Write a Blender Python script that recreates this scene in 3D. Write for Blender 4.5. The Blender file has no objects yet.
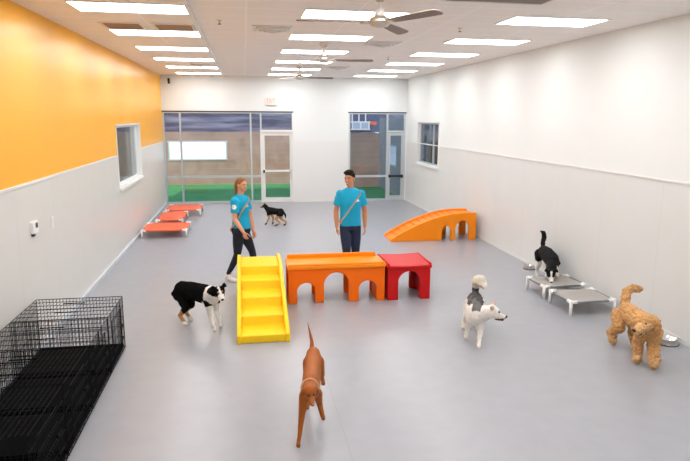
import bpy, bmesh, math, random
import numpy as np
from mathutils import Vector, Matrix, noise
from mathutils.bvhtree import BVHTree
random.seed(7)
C = bpy.context.scene.collection
PI = math.pi
V = Vector
HC = 3.755            # ceiling height
XL, XR, YB, YF = -2.35, 4.99, 18.26, -1.6

# ------------------------------------------------------------ materials
def nt(name):
    m = bpy.data.materials.new(name); m.use_nodes = True
    t = m.node_tree; b = t.nodes['Principled BSDF']
    return m, t, b
def mat(name, col, rough=.5, metal=0., spec=.5, coat=0., var=.06, scale=12., bump=0., bscale=60.):
    m, t, b = nt(name)
    b.inputs['Roughness'].default_value = rough; b.inputs['Metallic'].default_value = metal
    b.inputs['Specular IOR Level'].default_value = spec; b.inputs['Coat Weight'].default_value = coat
    tc = t.nodes.new('ShaderNodeTexCoord')
    n = t.nodes.new('ShaderNodeTexNoise'); n.inputs['Scale'].default_value = scale; n.inputs['Detail'].default_value = 3
    t.links.new(tc.outputs['Object'], n.inputs['Vector'])
    mx = t.nodes.new('ShaderNodeMix'); mx.data_type = 'RGBA'
    mx.inputs[6].default_value = tuple(c*(1-var) for c in col)+(1,)
    mx.inputs[7].default_value = tuple(min(1, c*(1+var)) for c in col)+(1,)
    t.links.new(n.outputs['Fac'], mx.inputs[0]); t.links.new(mx.outputs[2], b.inputs['Base Color'])
    if bump:
        n2 = t.nodes.new('ShaderNodeTexNoise'); n2.inputs['Scale'].default_value = bscale
        t.links.new(tc.outputs['Object'], n2.inputs['Vector'])
        bp = t.nodes.new('ShaderNodeBump'); bp.inputs['Strength'].default_value = bump; bp.inputs['Distance'].default_value = .01
        t.links.new(n2.outputs['Fac'], bp.inputs['Height']); t.links.new(bp.outputs['Normal'], b.inputs['Normal'])
    return m
def emit(name, col, s):
    m = bpy.data.materials.new(name); m.use_nodes = True; t = m.node_tree; t.nodes.clear()
    e = t.nodes.new('ShaderNodeEmission'); o = t.nodes.new('ShaderNodeOutputMaterial')
    e.inputs['Color'].default_value = tuple(col)+(1,); e.inputs['Strength'].default_value = s
    t.links.new(e.outputs[0], o.inputs[0]); return m
def glass_mat(name, tint=(.93,.96,.97), refl=1.0):
    m = bpy.data.materials.new(name); m.use_nodes = True; t = m.node_tree; t.nodes.clear()
    o = t.nodes.new('ShaderNodeOutputMaterial'); tr = t.nodes.new('ShaderNodeBsdfTransparent'); g = t.nodes.new('ShaderNodeBsdfGlossy')
    tr.inputs['Color'].default_value = tuple(tint)+(1,); g.inputs['Roughness'].default_value = .02
    fr = t.nodes.new('ShaderNodeFresnel'); fr.inputs['IOR'].default_value = 1.5
    mu = t.nodes.new('ShaderNodeMath'); mu.operation = 'MULTIPLY'; mu.inputs[1].default_value = refl
    mx = t.nodes.new('ShaderNodeMixShader')
    t.links.new(fr.outputs[0], mu.inputs[0]); t.links.new(mu.outputs[0], mx.inputs[0])
    t.links.new(tr.outputs[0], mx.inputs[1]); t.links.new(g.outputs[0], mx.inputs[2]); t.links.new(mx.outputs[0], o.inputs[0])
    return m
def attr_mat(name, rough=.8, bump=.0, bscale=120., coat=0., sheen=0., var=.12, spec=.3):
    m, t, b = nt(name)
    b.inputs['Roughness'].default_value = rough; b.inputs['Coat Weight'].default_value = coat
    b.inputs['Specular IOR Level'].default_value = spec
    b.inputs['Sheen Weight'].default_value = sheen
    a = t.nodes.new('ShaderNodeAttribute'); a.attribute_name = 'Col'
    tc = t.nodes.new('ShaderNodeTexCoord')
    n = t.nodes.new('ShaderNodeTexNoise'); n.inputs['Scale'].default_value = bscale; n.inputs['Detail'].default_value = 4
    t.links.new(tc.outputs['Object'], n.inputs['Vector'])
    mr = t.nodes.new('ShaderNodeMapRange'); mr.inputs[3].default_value = 1-var; mr.inputs[4].default_value = 1+var
    mr.inputs[1].default_value = .3; mr.inputs[2].default_value = .7
    t.links.new(n.outputs['Fac'], mr.inputs[0])
    vm = t.nodes.new('ShaderNodeVectorMath'); vm.operation = 'SCALE'
    t.links.new(a.outputs['Color'], vm.inputs[0]); t.links.new(mr.outputs[0], vm.inputs['Scale'])
    t.links.new(vm.outputs[0], b.inputs['Base Color'])
    if bump:
        bp = t.nodes.new('ShaderNodeBump'); bp.inputs['Strength'].default_value = bump; bp.inputs['Distance'].default_value = .01
        t.links.new(n.outputs['Fac'], bp.inputs['Height']); t.links.new(bp.outputs['Normal'], b.inputs['Normal'])
    return m
def line_mat(name, base, line, rules, rough=.6, spec=.3, noise_amt=.03, nscale=2., bump=0, coat=0., rvar=0.):
    """rules: list of (axis, period, offset, width): painted-on joints where the surface has seams."""
    m, t, b = nt(name); b.inputs['Roughness'].default_value = rough; b.inputs['Specular IOR Level'].default_value = spec
    b.inputs['Coat Weight'].default_value = coat; b.inputs['Coat Roughness'].default_value = .25
    tc = t.nodes.new('ShaderNodeTexCoord'); sx = t.nodes.new('ShaderNodeSeparateXYZ')
    t.links.new(tc.outputs['Object'], sx.inputs[0])
    acc = None
    for ax, per, off, wd in rules:
        a = t.nodes.new('ShaderNodeMath'); a.operation = 'SUBTRACT'; a.inputs[1].default_value = off-100*per
        t.links.new(sx.outputs[ax], a.inputs[0])
        w = t.nodes.new('ShaderNodeMath'); w.operation = 'MODULO'; w.inputs[1].default_value = per
        t.links.new(a.outputs[0], w.inputs[0])
        l = t.nodes.new('ShaderNodeMath'); l.operation = 'LESS_THAN'; l.inputs[1].default_value = wd
        t.links.new(w.outputs[0], l.inputs[0])
        if acc is None: acc = l
        else:
            q = t.nodes.new('ShaderNodeMath'); q.operation = 'MAXIMUM'
            t.links.new(acc.outputs[0], q.inputs[0]); t.links.new(l.outputs[0], q.inputs[1]); acc = q
    n = t.nodes.new('ShaderNodeTexNoise'); n.inputs['Scale'].default_value = nscale; n.inputs['Detail'].default_value = 6
    t.links.new(tc.outputs['Object'], n.inputs['Vector'])
    mb = t.nodes.new('ShaderNodeMix'); mb.data_type = 'RGBA'
    mb.inputs[6].default_value = tuple(c*(1-noise_amt) for c in base)+(1,); mb.inputs[7].default_value = tuple(c*(1+noise_amt) for c in base)+(1,)
    mr = t.nodes.new('ShaderNodeMapRange'); mr.inputs[1].default_value = .35; mr.inputs[2].default_value = .65
    t.links.new(n.outputs['Fac'], mr.inputs[0]); t.links.new(mr.outputs[0], mb.inputs[0])
    out = mb
    if acc is not None:
        mx = t.nodes.new('ShaderNodeMix'); mx.data_type = 'RGBA'; mx.inputs[7].default_value = tuple(line)+(1,)
        t.links.new(mb.outputs[2], mx.inputs[6]); t.links.new(acc.outputs[0], mx.inputs[0]); out = mx
    t.links.new(out.outputs[2], b.inputs['Base Color'])
    if rvar:
        r2 = t.nodes.new('ShaderNodeMapRange'); r2.inputs[1].default_value = .3; r2.inputs[2].default_value = .7
        r2.inputs[3].default_value = rough-rvar; r2.inputs[4].default_value = rough+rvar
        t.links.new(n.outputs['Fac'], r2.inputs[0]); t.links.new(r2.outputs[0], b.inputs['Roughness'])
    return m

M = {}
M['floor'] = line_mat('grey epoxy floor', (.335,.345,.38), (.305,.31,.335), [(1,3.05,.62,.012),(0,3.66,.75,.008)], rough=.28, spec=.45, noise_amt=.025, nscale=5)
M['ceil'] = line_mat('ceiling tile', (.92,.875,.84), (.98,.97,.95), [(0,1.2447,.0435,.022),(1,.506,.37,.024)], rough=.85, spec=.1, noise_amt=.02, nscale=30)
M['white_wall'] = mat('white wall paint', (.80,.835,.84), .6, var=.01, scale=3, spec=.25)
M['orange_wall'] = mat('orange wall paint', (.97,.46,.012), .30, var=.02, scale=2, spec=.45)
M['dadoL'] = line_mat('left wainscot panel', (.70,.69,.66), (.62,.61,.58), [(1,1.22,.45,.008)], rough=.3, spec=.35, noise_amt=.01)
M['dadoR'] = line_mat('right wainscot panel', (.72,.74,.74), (.66,.68,.67), [(1,1.22,.35,.008)], rough=.35, spec=.35, noise_amt=.01)
M['dadoB'] = mat('back wainscot', (.79,.80,.80), .4, var=.01)
M['trim'] = mat('white trim', (.80,.80,.79), .4, var=.01)
M['base'] = mat('cove base', (.60,.63,.68), .35, var=.02)
M['white_plastic'] = mat('white plastic', (.86,.86,.85), .35, var=.01)
M['alu'] = mat('aluminium frame', (.55,.60,.63), .4, .3, var=.02)
M['white_frame'] = mat('white door frame', (.80,.81,.80), .4, .05, var=.01)
M['dark_metal'] = mat('dark metal', (.04,.045,.05), .4, .6)
M['glass'] = glass_mat('clear glass', (.90,.94,.96), .9)
M['lamp'] = emit('lamp diffuser', (1.0,.995,.985), 8.5)
M['lampframe'] = mat('lamp frame', (.8,.79,.78), .5, var=.01)
M['yellow'] = mat('yellow play plastic', (.95,.61,.010), .42, var=.03, spec=.25)
M['orange'] = mat('orange play plastic', (.90,.155,.003), .42, var=.03, spec=.22)
M['orange2'] = mat('orange slide plastic', (.95,.27,.006), .38, var=.03, spec=.28)
M['red'] = mat('red play plastic', (.55,.008,.010), .42, var=.03, spec=.22)
M['redcot'] = mat('orange red cot fabric', (.86,.125,.02), .45, var=.03, spec=.35, coat=.08)
M['greycot'] = mat('grey mesh cot fabric', (.36,.34,.32), .45, var=.05, scale=200)
M['cotpipe'] = mat('white cot pipe', (.86,.86,.86), .35, var=.01)
M['cotrail'] = mat('cot rail metal', (.25,.25,.26), .35, .7)
M['wire'] = mat('black crate wire', (.007,.007,.008), .6, spec=.12)
M['tray'] = mat('black crate tray', (.004,.004,.005), .8, spec=.06)
M['steel'] = mat('stainless steel', (.62,.60,.57), .22, 1.)
M['fanmetal'] = mat('brushed nickel', (.66,.60,.53), .3, .9)
M['fanwhite'] = mat('pale fan stem', (.78,.75,.72), .4, .2)
M['fanblade'] = mat('silver brown fan blade', (.27,.22,.19), .5, .2)
M['grille'] = mat('brown return grille', (.52,.39,.30), .8)
M['darkgrille'] = mat('grey return grille', (.42,.36,.33), .8)
M['lens'] = mat('dark lens', (.01,.01,.012), .1)
M['skin'] = attr_mat('skin', .5, .02, 80, var=.03, spec=.35)
M['shirt'] = mat('turquoise cotton', (.003,.37,.62), .85, var=.05, scale=30, bump=.25, bscale=22)
M['denim'] = mat('navy denim', (.012,.022,.060), .85, var=.5, scale=9, bump=.3, bscale=25)
M['navy'] = mat('black navy trousers', (.005,.008,.022), .85, var=.2, bump=.3, bscale=18)
M['shoe'] = mat('white sneaker', (.78,.76,.74), .5)
M['darkshoe'] = mat('dark sneaker', (.05,.05,.06), .5)
M['hair_dark'] = mat('black hair', (.006,.005,.004), .7, var=.3, scale=60, bump=.6, bscale=80, spec=.15)
M['hair_brown'] = mat('light brown hair', (.26,.11,.035), .6, var=.6, scale=40, bump=.6, bscale=70, spec=.2)
M['eye'] = mat('eye dark', (.01,.008,.006), .1)
M['eyewhite'] = mat('eye white', (.8,.79,.77), .2, var=.01)
M['teeth'] = mat('teeth', (.85,.83,.8), .3, var=.01)
M['lip'] = mat('lips', (.55,.17,.14), .45)
M['strap'] = mat('tan striped leash', (.46,.36,.24), .7, var=.3, scale=90)
M['clip'] = mat('orange clip', (.75,.20,.05), .4)
M['fur'] = attr_mat('dog fur', 1., .6, 150, var=.16, spec=.06)
M['furblack'] = attr_mat('glossy dog fur', .6, .5, 160, var=.15, spec=.12)
M['vizfur'] = attr_mat('short rust coat', .5, .15, 90, var=.06, spec=.25)
M['curl'] = attr_mat('curly dog fur', .9, 1.0, 70, var=.22, spec=.05)
M['nose'] = mat('black nose', (.012,.011,.011), .3)
M['pinknose'] = mat('liver nose', (.30,.10,.06), .35)
M['tongue'] = mat('tongue', (.60,.16,.15), .4)
M['mouth'] = mat('dark mouth', (.10,.02,.02), .5)
M['collar'] = mat('pale collar', (.55,.32,.18), .6)
M['black'] = mat('black', (.006,.006,.006), .8, spec=.08)
M['turf'] = mat('green artificial turf', (.12,.45,.14), .9, var=.25, scale=1.2, spec=.1)
M['block'] = line_mat('tan block wall', (.58,.36,.27), (.66,.44,.34), [(2,.2,0,.012)], rough=.85, noise_amt=.12, nscale=1.5)
M['block2'] = line_mat('pale block wall', (.52,.44,.42), (.46,.38,.36), [(2,.2,0,.012)], rough=.85, noise_amt=.06, nscale=1.5)
M['blockdark'] = line_mat('brown block wall', (.27,.20,.175), (.33,.26,.23), [(2,.2,0,.012)], rough=.85, noise_amt=.12, nscale=1.5)
M['slate'] = mat('slate cladding with painted reflections', (.20,.185,.26), .5, var=.6, scale=1.4)
M['slatedark'] = mat('dark blue panel', (.06,.08,.16), .4, var=.2)
M['winglow'] = emit('glow-painted window', (.95,.98,1.0), 1.15)  # bright reflection on the yard window, put in as emission
M['winblue'] = emit('bluish glow-painted window', (.50,.62,.85), .55)  # bluish brightness of the panes, put in as emission
M['sign'] = mat('orange red sign', (.75,.13,.05), .5)
M['roomgrey'] = mat('grey room wall', (.40,.42,.44), .6, var=.05)
M['green'] = mat('green leaves', (.07,.16,.05), .8, var=.5, scale=8)
M['carblue'] = mat('blue car paint', (.03,.13,.38), .3, coat=.5)
M['rubber'] = mat('black rubber', (.015,.015,.015), .8)
M['concrete'] = mat('pale concrete ground', (.45,.45,.46), .9)
M['exitface'] = mat('exit sign face', (.84,.80,.77), .5, var=.01)
M['exitred'] = mat('exit lettering', (.78,.30,.20), .5, var=.02)

for n_ in [n for n in M['slate'].node_tree.nodes if n.type == 'TEX_NOISE']:
    tt_ = M['slate'].node_tree; mp = tt_.nodes.new('ShaderNodeMapping'); mp.inputs['Scale'].default_value = (.35, 1, 3.2)
    tt_.links.new(tt_.nodes['Texture Coordinate'].outputs['Object'], mp.inputs['Vector']); tt_.links.new(mp.outputs[0], n_.inputs['Vector'])
    mx_ = [n for n in tt_.nodes if n.type == 'MIX'][0]; mx_.inputs[6].default_value = (.10,.09,.15,1); mx_.inputs[7].default_value = (.50,.46,.55,1)  # pale stretched streaks: reflections painted into the cladding colour
    rm = tt_.nodes.new('ShaderNodeMapRange'); rm.inputs[1].default_value = .42; rm.inputs[2].default_value = .75
    tt_.links.new(n_.outputs['Fac'], rm.inputs[0]); tt_.links.new(rm.outputs[0], mx_.inputs[0])
# ------------------------------------------------------------ mesh helpers
def link(name, bm, m, parent=None, smooth=False):
    bmesh.ops.recalc_face_normals(bm, faces=bm.faces)
    me = bpy.data.meshes.new(name); bm.to_mesh(me); bm.free()
    for k in (m if isinstance(m, (list, tuple)) else [m]): me.materials.append(k)
    if smooth:
        for p in me.polygons: p.use_smooth = True
    o = bpy.data.objects.new(name, me); C.objects.link(o)
    if parent is not None: o.parent = parent
    return o
def tag(o, label=None, cat=None, group=None, kind=None):
    if label: o['label'] = label
    if cat: o['category'] = cat
    if group: o['group'] = group
    if kind: o['kind'] = kind
    return o
def thing(name, label, cat, loc=(0,0,0), rz=0, group=None):
    o = bpy.data.objects.new(name, None); C.objects.link(o); o.location = loc; o.rotation_euler = (0,0,rz)
    o.empty_display_size = .1
    return tag(o, label, cat, group)
def kids(o): return [c for c in bpy.data.objects if c.parent is o]
def copy_tree(o, parent=None):
    c = o.copy(); C.objects.link(c); c.parent = parent
    for k in kids(o): copy_tree(k, c)
    return c
def box(bm, x0, x1, y0, y1, z0, z1, mi=0):
    vs = [bm.verts.new((x,y,z)) for x in (x0,x1) for y in (y0,y1) for z in (z0,z1)]
    for f in ((0,1,3,2),(4,6,7,5),(0,4,5,1),(2,3,7,6),(0,2,6,4),(1,5,7,3)):
        fc = bm.faces.new([vs[i] for i in f]); fc.material_index = mi
def bar(bm, a, b, r, n=6, r2=None, ell=1., side=None, cap=True):
    a, b = V(a), V(b); d = (b-a)
    if d.length < 1e-6: return
    t = d.normalized()
    s = V(side) if side is not None else (V((0,0,1)) if abs(t.z) < .9 else V((1,0,0)))
    s = (s - t*s.dot(t))
    if s.length < 1e-6: s = t.orthogonal()
    s.normalize(); w = t.cross(s); r2 = r if r2 is None else r2
    A = [bm.verts.new(a + s*math.cos(2*PI*i/n)*r + w*math.sin(2*PI*i/n)*r*ell) for i in range(n)]
    B = [bm.verts.new(b + s*math.cos(2*PI*i/n)*r2 + w*math.sin(2*PI*i/n)*r2*ell) for i in range(n)]
    for i in range(n): bm.faces.new((A[i], A[(i+1)%n], B[(i+1)%n], B[i]))
    if cap: bm.faces.new(A[::-1]); bm.faces.new(B)
def lathe(bm, prof, c=(0,0,0), n=20):
    rings = []
    for r, z in prof:
        rings.append([bm.verts.new((c[0]+r*math.cos(2*PI*i/n), c[1]+r*math.sin(2*PI*i/n), c[2]+z)) for i in range(n)])
    for a, b in zip(rings, rings[1:]):
        for i in range(n): bm.faces.new((a[i], a[(i+1)%n], b[(i+1)%n], b[i]))
    bm.faces.new(rings[0][::-1]); bm.faces.new(rings[-1])
def ball(bm, c, r, rot=None, sub=2):
    if not isinstance(r, (tuple, list)): r = (r, r, r)
    Mx = Matrix.Translation(V(c)) @ ((rot.to_4x4()) if rot is not None else Matrix()) @ Matrix.Diagonal((r[0], r[1], r[2], 1))
    bmesh.ops.create_icosphere(bm, subdivisions=sub, radius=1, matrix=Mx)
def chain(bm, pts, rads, ball_ends=True, n=14, ell=1., side=None):
    """Tapering limb: joint balls and frusta; rads may be a number per point."""
    pts = [V(p) for p in pts]
    for i in range(len(pts)-1): bar(bm, pts[i], pts[i+1], rads[i], n, rads[i+1], ell, side)
    if ell == 1.:
        rng = range(len(pts)) if ball_ends else range(1, len(pts)-1)
        for i in rng: ball(bm, pts[i], rads[i]*.995)
def ringloft(bm, rings, n=24):
    """rings: (centre, rx, ry, tiltmatrix or None) horizontal ellipses, capped flat."""
    prev = None; first = None
    for c, rx, ry in rings:
        c = V(c); R = [bm.verts.new(c + V((rx*math.cos(2*PI*i/n), ry*math.sin(2*PI*i/n), 0))) for i in range(n)]
        if prev:
            for i in range(n): bm.faces.new((prev[i], prev[(i+1)%n], R[(i+1)%n], R[i]))
        else: first = R
        prev = R
    bm.faces.new(first[::-1]); bm.faces.new(prev)
def sculpt(name, bm, voxel, m, parent, smooth=4, color=None, disp=None, sfac=.5):
    """Fuse overlapping forms into one continuous skin."""
    bmesh.ops.recalc_face_normals(bm, faces=bm.faces)
    me = bpy.data.meshes.new('tmp'); bm.to_mesh(me); bm.free()
    o = bpy.data.objects.new('tmp', me); C.objects.link(o)
    r = o.modifiers.new('r', 'REMESH'); r.mode = 'VOXEL'; r.voxel_size = voxel
    s = o.modifiers.new('s', 'SMOOTH'); s.factor = sfac; s.iterations = smooth
    dg = bpy.context.evaluated_depsgraph_get(); dg.update()
    m2 = bpy.data.meshes.new_from_object(o.evaluated_get(dg)); m2.name = name
    bpy.data.objects.remove(o); bpy.data.meshes.remove(me)
    if disp:
        co = np.empty(len(m2.vertices)*3); m2.vertices.foreach_get('co', co); co = co.reshape(-1,3)
        no = np.empty(len(m2.vertices)*3); m2.vertex_normals.foreach_get('vector', no); no = no.reshape(-1,3)
        a = np.array([disp(V(p)) for p in co]); co = co + no*a[:,None]
        m2.vertices.foreach_set('co', co.ravel()); m2.update()
    m2.materials.clear(); m2.materials.append(m)
    m2.polygons.foreach_set('use_smooth', [True]*len(m2.polygons))
    if color:
        at = m2.attributes.new('Col', 'FLOAT_COLOR', 'POINT')
        buf = []
        for v in m2.vertices:
            c = color(v.co); buf += [c[0], c[1], c[2], 1.]
        at.data.foreach_set('color', buf)
    ob = bpy.data.objects.new(name, m2); C.objects.link(ob); ob.parent = parent
    return ob
def bvh_of(o): return BVHTree.FromPolygons([v.co.copy() for v in o.data.vertices], [tuple(p.vertices) for p in o.data.polygons])
def decal(name, bv, origin, u, v, d, shapes, m, parent, lift=.003, thick=.002):
    """shapes: list of 2-D polygons drawn on the surface found along d."""
    bm = bmesh.new()
    for poly in shapes:
        cx = sum(p[0] for p in poly)/len(poly); cy = sum(p[1] for p in poly)/len(poly)
        pts = []
        for (a, b) in [(cx, cy)]+list(poly):
            o_ = V(origin)+V(u)*a+V(v)*b
            h = bv.ray_cast(o_, V(d))
            pts.append((h[0] - V(d)*lift) if h[0] is not None else None)
        if any(p is None for p in pts): continue
        top = [bm.verts.new(p) for p in pts]; bot = [bm.verts.new(p+V(d)*thick) for p in pts]
        n = len(poly)
        for i in range(n):
            a, b = 1+i, 1+(i+1)%n
            bm.faces.new((top[0], top[a], top[b])); bm.faces.new((bot[0], bot[b], bot[a])); bm.faces.new((top[a], bot[a], bot[b], top[b]))
    return link(name, bm, m, parent)
def circle2(cx, cy, r, n=14, ry=None): return [(cx+r*math.cos(2*PI*i/n), cy+(ry or r)*math.sin(2*PI*i/n)) for i in range(n)]

# ------------------------------------------------------------ the room
def S(name, bm, m, parent=None):
    o = link(name, bm, m, parent)
    if parent is None: o['kind'] = 'structure'
    return o
bm = bmesh.new(); box(bm, XL-.02, XR+.02, YF, YB+.1, -.1, 0); S('floor', bm, M['floor'])
bm = bmesh.new(); box(bm, XL-.3, XR+.3, YF-.1, YB+.15, HC, HC+.1); S('ceiling', bm, M['ceil'])
ZD = 1.855
def wallx(name, x0, x1, y0, y1, hole, mlow, mup):
    """wall along y with one window hole (ya, yb, za, zb); slot 0 wainscot, 1 paint"""
    bm = bmesh.new(); ya, yb, za, zb = hole
    for (p, q) in ((y0, ya), (yb, y1)):
        box(bm, x0, x1, p, q, 0, ZD, 0); box(bm, x0, x1, p, q, ZD, HC, 1)
    box(bm, x0, x1, ya, yb, 0, za, 0); box(bm, x0, x1, ya, yb, zb, HC, 1)
    return S(name, bm, [mlow, mup])
WL = (11.72, 14.32, 1.22, 2.43); WR = (15.05, 17.02, 1.27, 2.47)
wallx('wall_left', XL-.3, XL, YF, YB+.15, WL, M['dadoL'], M['orange_wall'])
wallx('wall_right', XR, XR+.3, YF, YB+.15, WR, M['dadoR'], M['white_wall'])
bm = bmesh.new(); box(bm, XL-.3, XR+.3, YF-.1, YF, 0, ZD, 0); box(bm, XL-.3, XR+.3, YF-.1, YF, ZD, HC, 1)
S('wall_front', bm, [M['dadoB'], M['white_wall']])
S1 = (XL+.0, 1.47); S2 = (3.16, 4.96); ZT = 2.73
bm = bmesh.new()
box(bm, S1[1], S2[0], YB, YB+.15, 0, ZD, 0); box(bm, S1[1], S2[0], YB, YB+.15, ZD, ZT, 1)
box(bm, S2[1], XR, YB, YB+.15, 0, ZT, 1)
box(bm, XL-.3, XR+.3, YB, YB+.15, ZT, HC, 1)
S('wall_back', bm, [M['dadoB'], M['white_wall']])
def trim(name, *b, m='trim'):
    bm = bmesh.new(); box(bm, *b); return S(name, bm, M[m])
trim('trim_1', XL, XL+.012, YF, WL[0]-.08, ZD-.015, ZD+.015); trim('trim_2', XR-.010, XR, YF, YB, ZD-.012, ZD+.012)
trim('trim_3', XL, XL+.012, WL[1]+.08, YB, ZD-.015, ZD+.015); trim('trim_4', S1[1], S2[0], YB-.01, YB, ZD-.012, ZD+.012)
trim('baseboard_left', XL, XL+.035, YF, YB, 0, .055, m='base')
trim('baseboard_right', XR-.010, XR, YF, YB, 0, .06, m='dadoR'); trim('baseboard_back', S1[1], S2[0], YB-.012, YB, 0, .10)
trim('trim_5', -.59, -.545, YF, YB, HC-.03, HC)     # long white ceiling channel

# side windows
def sidewin(name, h, x, sgn, paneoff, fr, mulls):
    ya, yb, za, zb = h
    bm = bmesh.new(); w = .07
    xo = x - sgn*.012; xi = x + sgn*.30
    X0, X1 = min(xo, xi), max(xo, xi)
    # jamb lining
    box(bm, X0, X1, ya-.0, ya+.03, za, zb); box(bm, X0, X1, yb-.03, yb, za, zb)
    box(bm, X0, X1, ya+.03, yb-.03, za, za+.03); box(bm, X0, X1, ya+.03, yb-.03, zb-.03, zb)
    o = S(name, bm, M['white_frame'])
    bm = bmesh.new(); xp = x+sgn*paneoff
    for y in mulls: box(bm, xp-.02, xp+.02, y-.03, y+.03, za+.03, zb-.03)
    for (p, q) in ((ya+.03, ya+.07), (yb-.07, yb-.03)): box(bm, xp-.02, xp+.02, p, q, za+.03, zb-.03)
    for (p, q) in ((za+.03, za+.07), (zb-.07, zb-.03)): box(bm, xp-.02, xp+.02, ya+.07, yb-.07, p, q)
    link('window_frame', bm, M[fr], o)
    bm = bmesh.new(); box(bm, xp-.004, xp+.004, ya+.07, yb-.07, za+.07, zb-.07); link('pane', bm, M['glass'], o)
    bm = bmesh.new(); a = X0 if sgn > 0 else X1
    box(bm, min(a, a-sgn*.03), max(a, a-sgn*.03), ya-.04, yb+.04, za-.035, za+.01); link('window_sill', bm, M['white_frame'], o)
sidewin('window_3', WL, XL, -1, .10, 'white_frame', [])
sidewin('window_4', WR, XR, 1, .09, 'alu', [15.75])

# storefront glazing: window_1 with door_1, window_2 with door_2
def storefront(name, x0, x1, mulls, mid, door, zt=2.13, fr='alu'):
    bm = bmesh.new(); y0, y1 = YB+.0, YB+.10
    w = .05
    dx0, dx1 = door
    xs = [x0]+mulls+[x1]
    box(bm, x0, x1, y0, y1, ZT-.05, ZT); box(bm, x0, x0+w, y0, y1, 0, ZT-.05)
    box(bm, x1-w, x1, y0, y1, 0, ZT-.05)
    for m_ in mulls: box(bm, m_-w/2, m_+w/2, y0, y1, 0, ZT-.05)
    gl = [x for x in xs if x <= dx0+.03]
    for a, b in zip(gl, gl[1:]):
        box(bm, a+w/2, b-w/2, y0, y1, 0, .06)
        if mid: box(bm, a+w/2, b-w/2, y0, y1, mid-.03, mid+.03)
    box(bm, dx0+w/2, dx1-w/2, y0, y1, zt, zt+.05)
    o = S(name, bm, M[fr])
    k = 0
    for a, b in zip(xs, xs[1:]):
        segs = [(.06, ZT-.05)] if a < dx0-.03 else [(zt+.05, ZT-.05)]
        if a < dx0-.03 and mid: segs = [(.06, mid-.03), (mid+.03, ZT-.05)]
        for (p, q) in segs:
            bm = bmesh.new(); box(bm, a+w/2, b-w/2, YB+.045, YB+.053, p, q); link('pane', bm, M['glass'], o)
    return o
w1 = storefront('window_1', S1[0], S1[1], [-1.85, .19, .49], .81, (.49, 1.47))
w2 = storefront('window_2', S2[0], S2[1], [4.38], .77, (4.38, 4.96))
def door(name, x0, x1, zt, fr, closer, barz, hside):
    bm = bmesh.new(); y0, y1 = YB+.02, YB+.065; w = .075
    box(bm, x0, x0+w, y0, y1, .01, zt); box(bm, x1-w, x1, y0, y1, .01, zt)
    box(bm, x0+w, x1-w, y0, y1, .01, .15); box(bm, x0+w, x1-w, y0, y1, zt-.09, zt)
    o = S(name, bm, M[fr])
    bm = bmesh.new(); box(bm, x0+w, x1-w, YB+.038, YB+.046, .15, zt-.09); link('pane', bm, M['glass'], o)
    bm = bmesh.new(); box(bm, x0+.02, x1-.02, YB-.045, YB+.0, barz-.03, barz+.03)
    box(bm, x0+.03, x0+.08, YB-.045, YB+.02, barz-.045, barz+.045); box(bm, x1-.08, x1-.03, YB-.045, YB+.02, barz-.045, barz+.045)
    link('push_bar', bm, M['white_frame'] if fr == 'white_frame' else M['dark_metal'], o)
    bm = bmesh.new(); hx = x0+.04 if hside < 0 else x1-.04
    box(bm, hx-.025, hx+.025, YB-.06, YB+.02, barz-.055, barz+.03); link('latch', bm, M['dark_metal'], o)
    return o
door('door_1', .52, 1.42, 2.12, 'white_frame', 0, .97, -1)
door('door_2', 4.41, 4.91, 2.12, 'alu', 0, .77, 1)
# white frame around the left leaf
bm = bmesh.new(); box(bm, .465, .52, YB-.012, YB+.0, 0, 2.16); box(bm, 1.42, 1.475, YB-.012, YB+.0, 0, ZT); box(bm, .465, 1.42, YB-.012, YB, 2.13, 2.20)
S('trim_6', bm, M['white_frame'])
bm = bmesh.new(); box(bm, XL, S1[1], YB-.012, YB, ZT-.02, ZT+.015); S('trim_7', bm, M['dark_metal'])
bm = bmesh.new(); box(bm, S2[0]-.02, S2[1]+.02, YB-.012, YB, ZT-.02, ZT+.012); S('trim_8', bm, M['dark_metal'])

# ------------------------------------------------------------ outside
bm = bmesh.new(); box(bm, -9, 5.1, YB+.16, 23.9, -.08, -.005); o = S('artificial_turf', bm, M['turf'])
bm = bmesh.new(); box(bm, -30, 60, YB-20, 70, -.25, -.09); S('outside_ground', bm, M['concrete'])
YW = 23.6
bm = bmesh.new(); box(bm, -9, 3.6, YW, YW+.2, -.1, 2.0); box(bm, -9.05, -8.85, YB+.2, YW, -.1, 2.0); S('wall_yard_rear', bm, M['block'])
bm = bmesh.new(); box(bm, 3.3, 5.1, 22.1, 22.3, -.1, 2.0); box(bm, 3.3, 3.6, 22.3, YW, -.1, 2.0); S('wall_yard_corner', bm, M['blockdark'])
bm = bmesh.new(); box(bm, 4.99, 5.15, YB+.16, 22.1, -.1, 2.55); S('wall_yard_right', bm, M['block2'])
bm = bmesh.new(); box(bm, -9.1, 5.2, YW+.21, YW+.5, -.1, 2.02); box(bm, -9.1, 5.2, YW+.21, YW+.6, 2.02, 3.9); fb = S('wall_far_building', bm, M['slate'])
def outwin(name, x0, x1, z0, z1, y, fm, pm, nx=1, lab=None):
    bm = bmesh.new(); f = .05
    box(bm, x0-f, x1+f, y-.04, y, z0-f, z0); box(bm, x0-f, x1+f, y-.04, y, z1, z1+f)
    for i in range(nx+1):
        xx = x0+(x1-x0)*i/nx; box(bm, xx-f/2, xx+f/2, y-.04, y, z0, z1)
    o = S(name, bm, M[fm])
    bm = bmesh.new(); box(bm, x0+f/2, x1-f/2, y-.015, y-.003, z0, z1); link('pane', bm, M[pm], o)
    return o
outwin('window_5', -2.84, -.70, .98, 1.62, YW, 'white_frame', 'winglow', 1)
outwin('window_6', 4.10, 4.75, 2.15, 2.38, 22.9, 'white_frame', 'winblue', 2)
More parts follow.
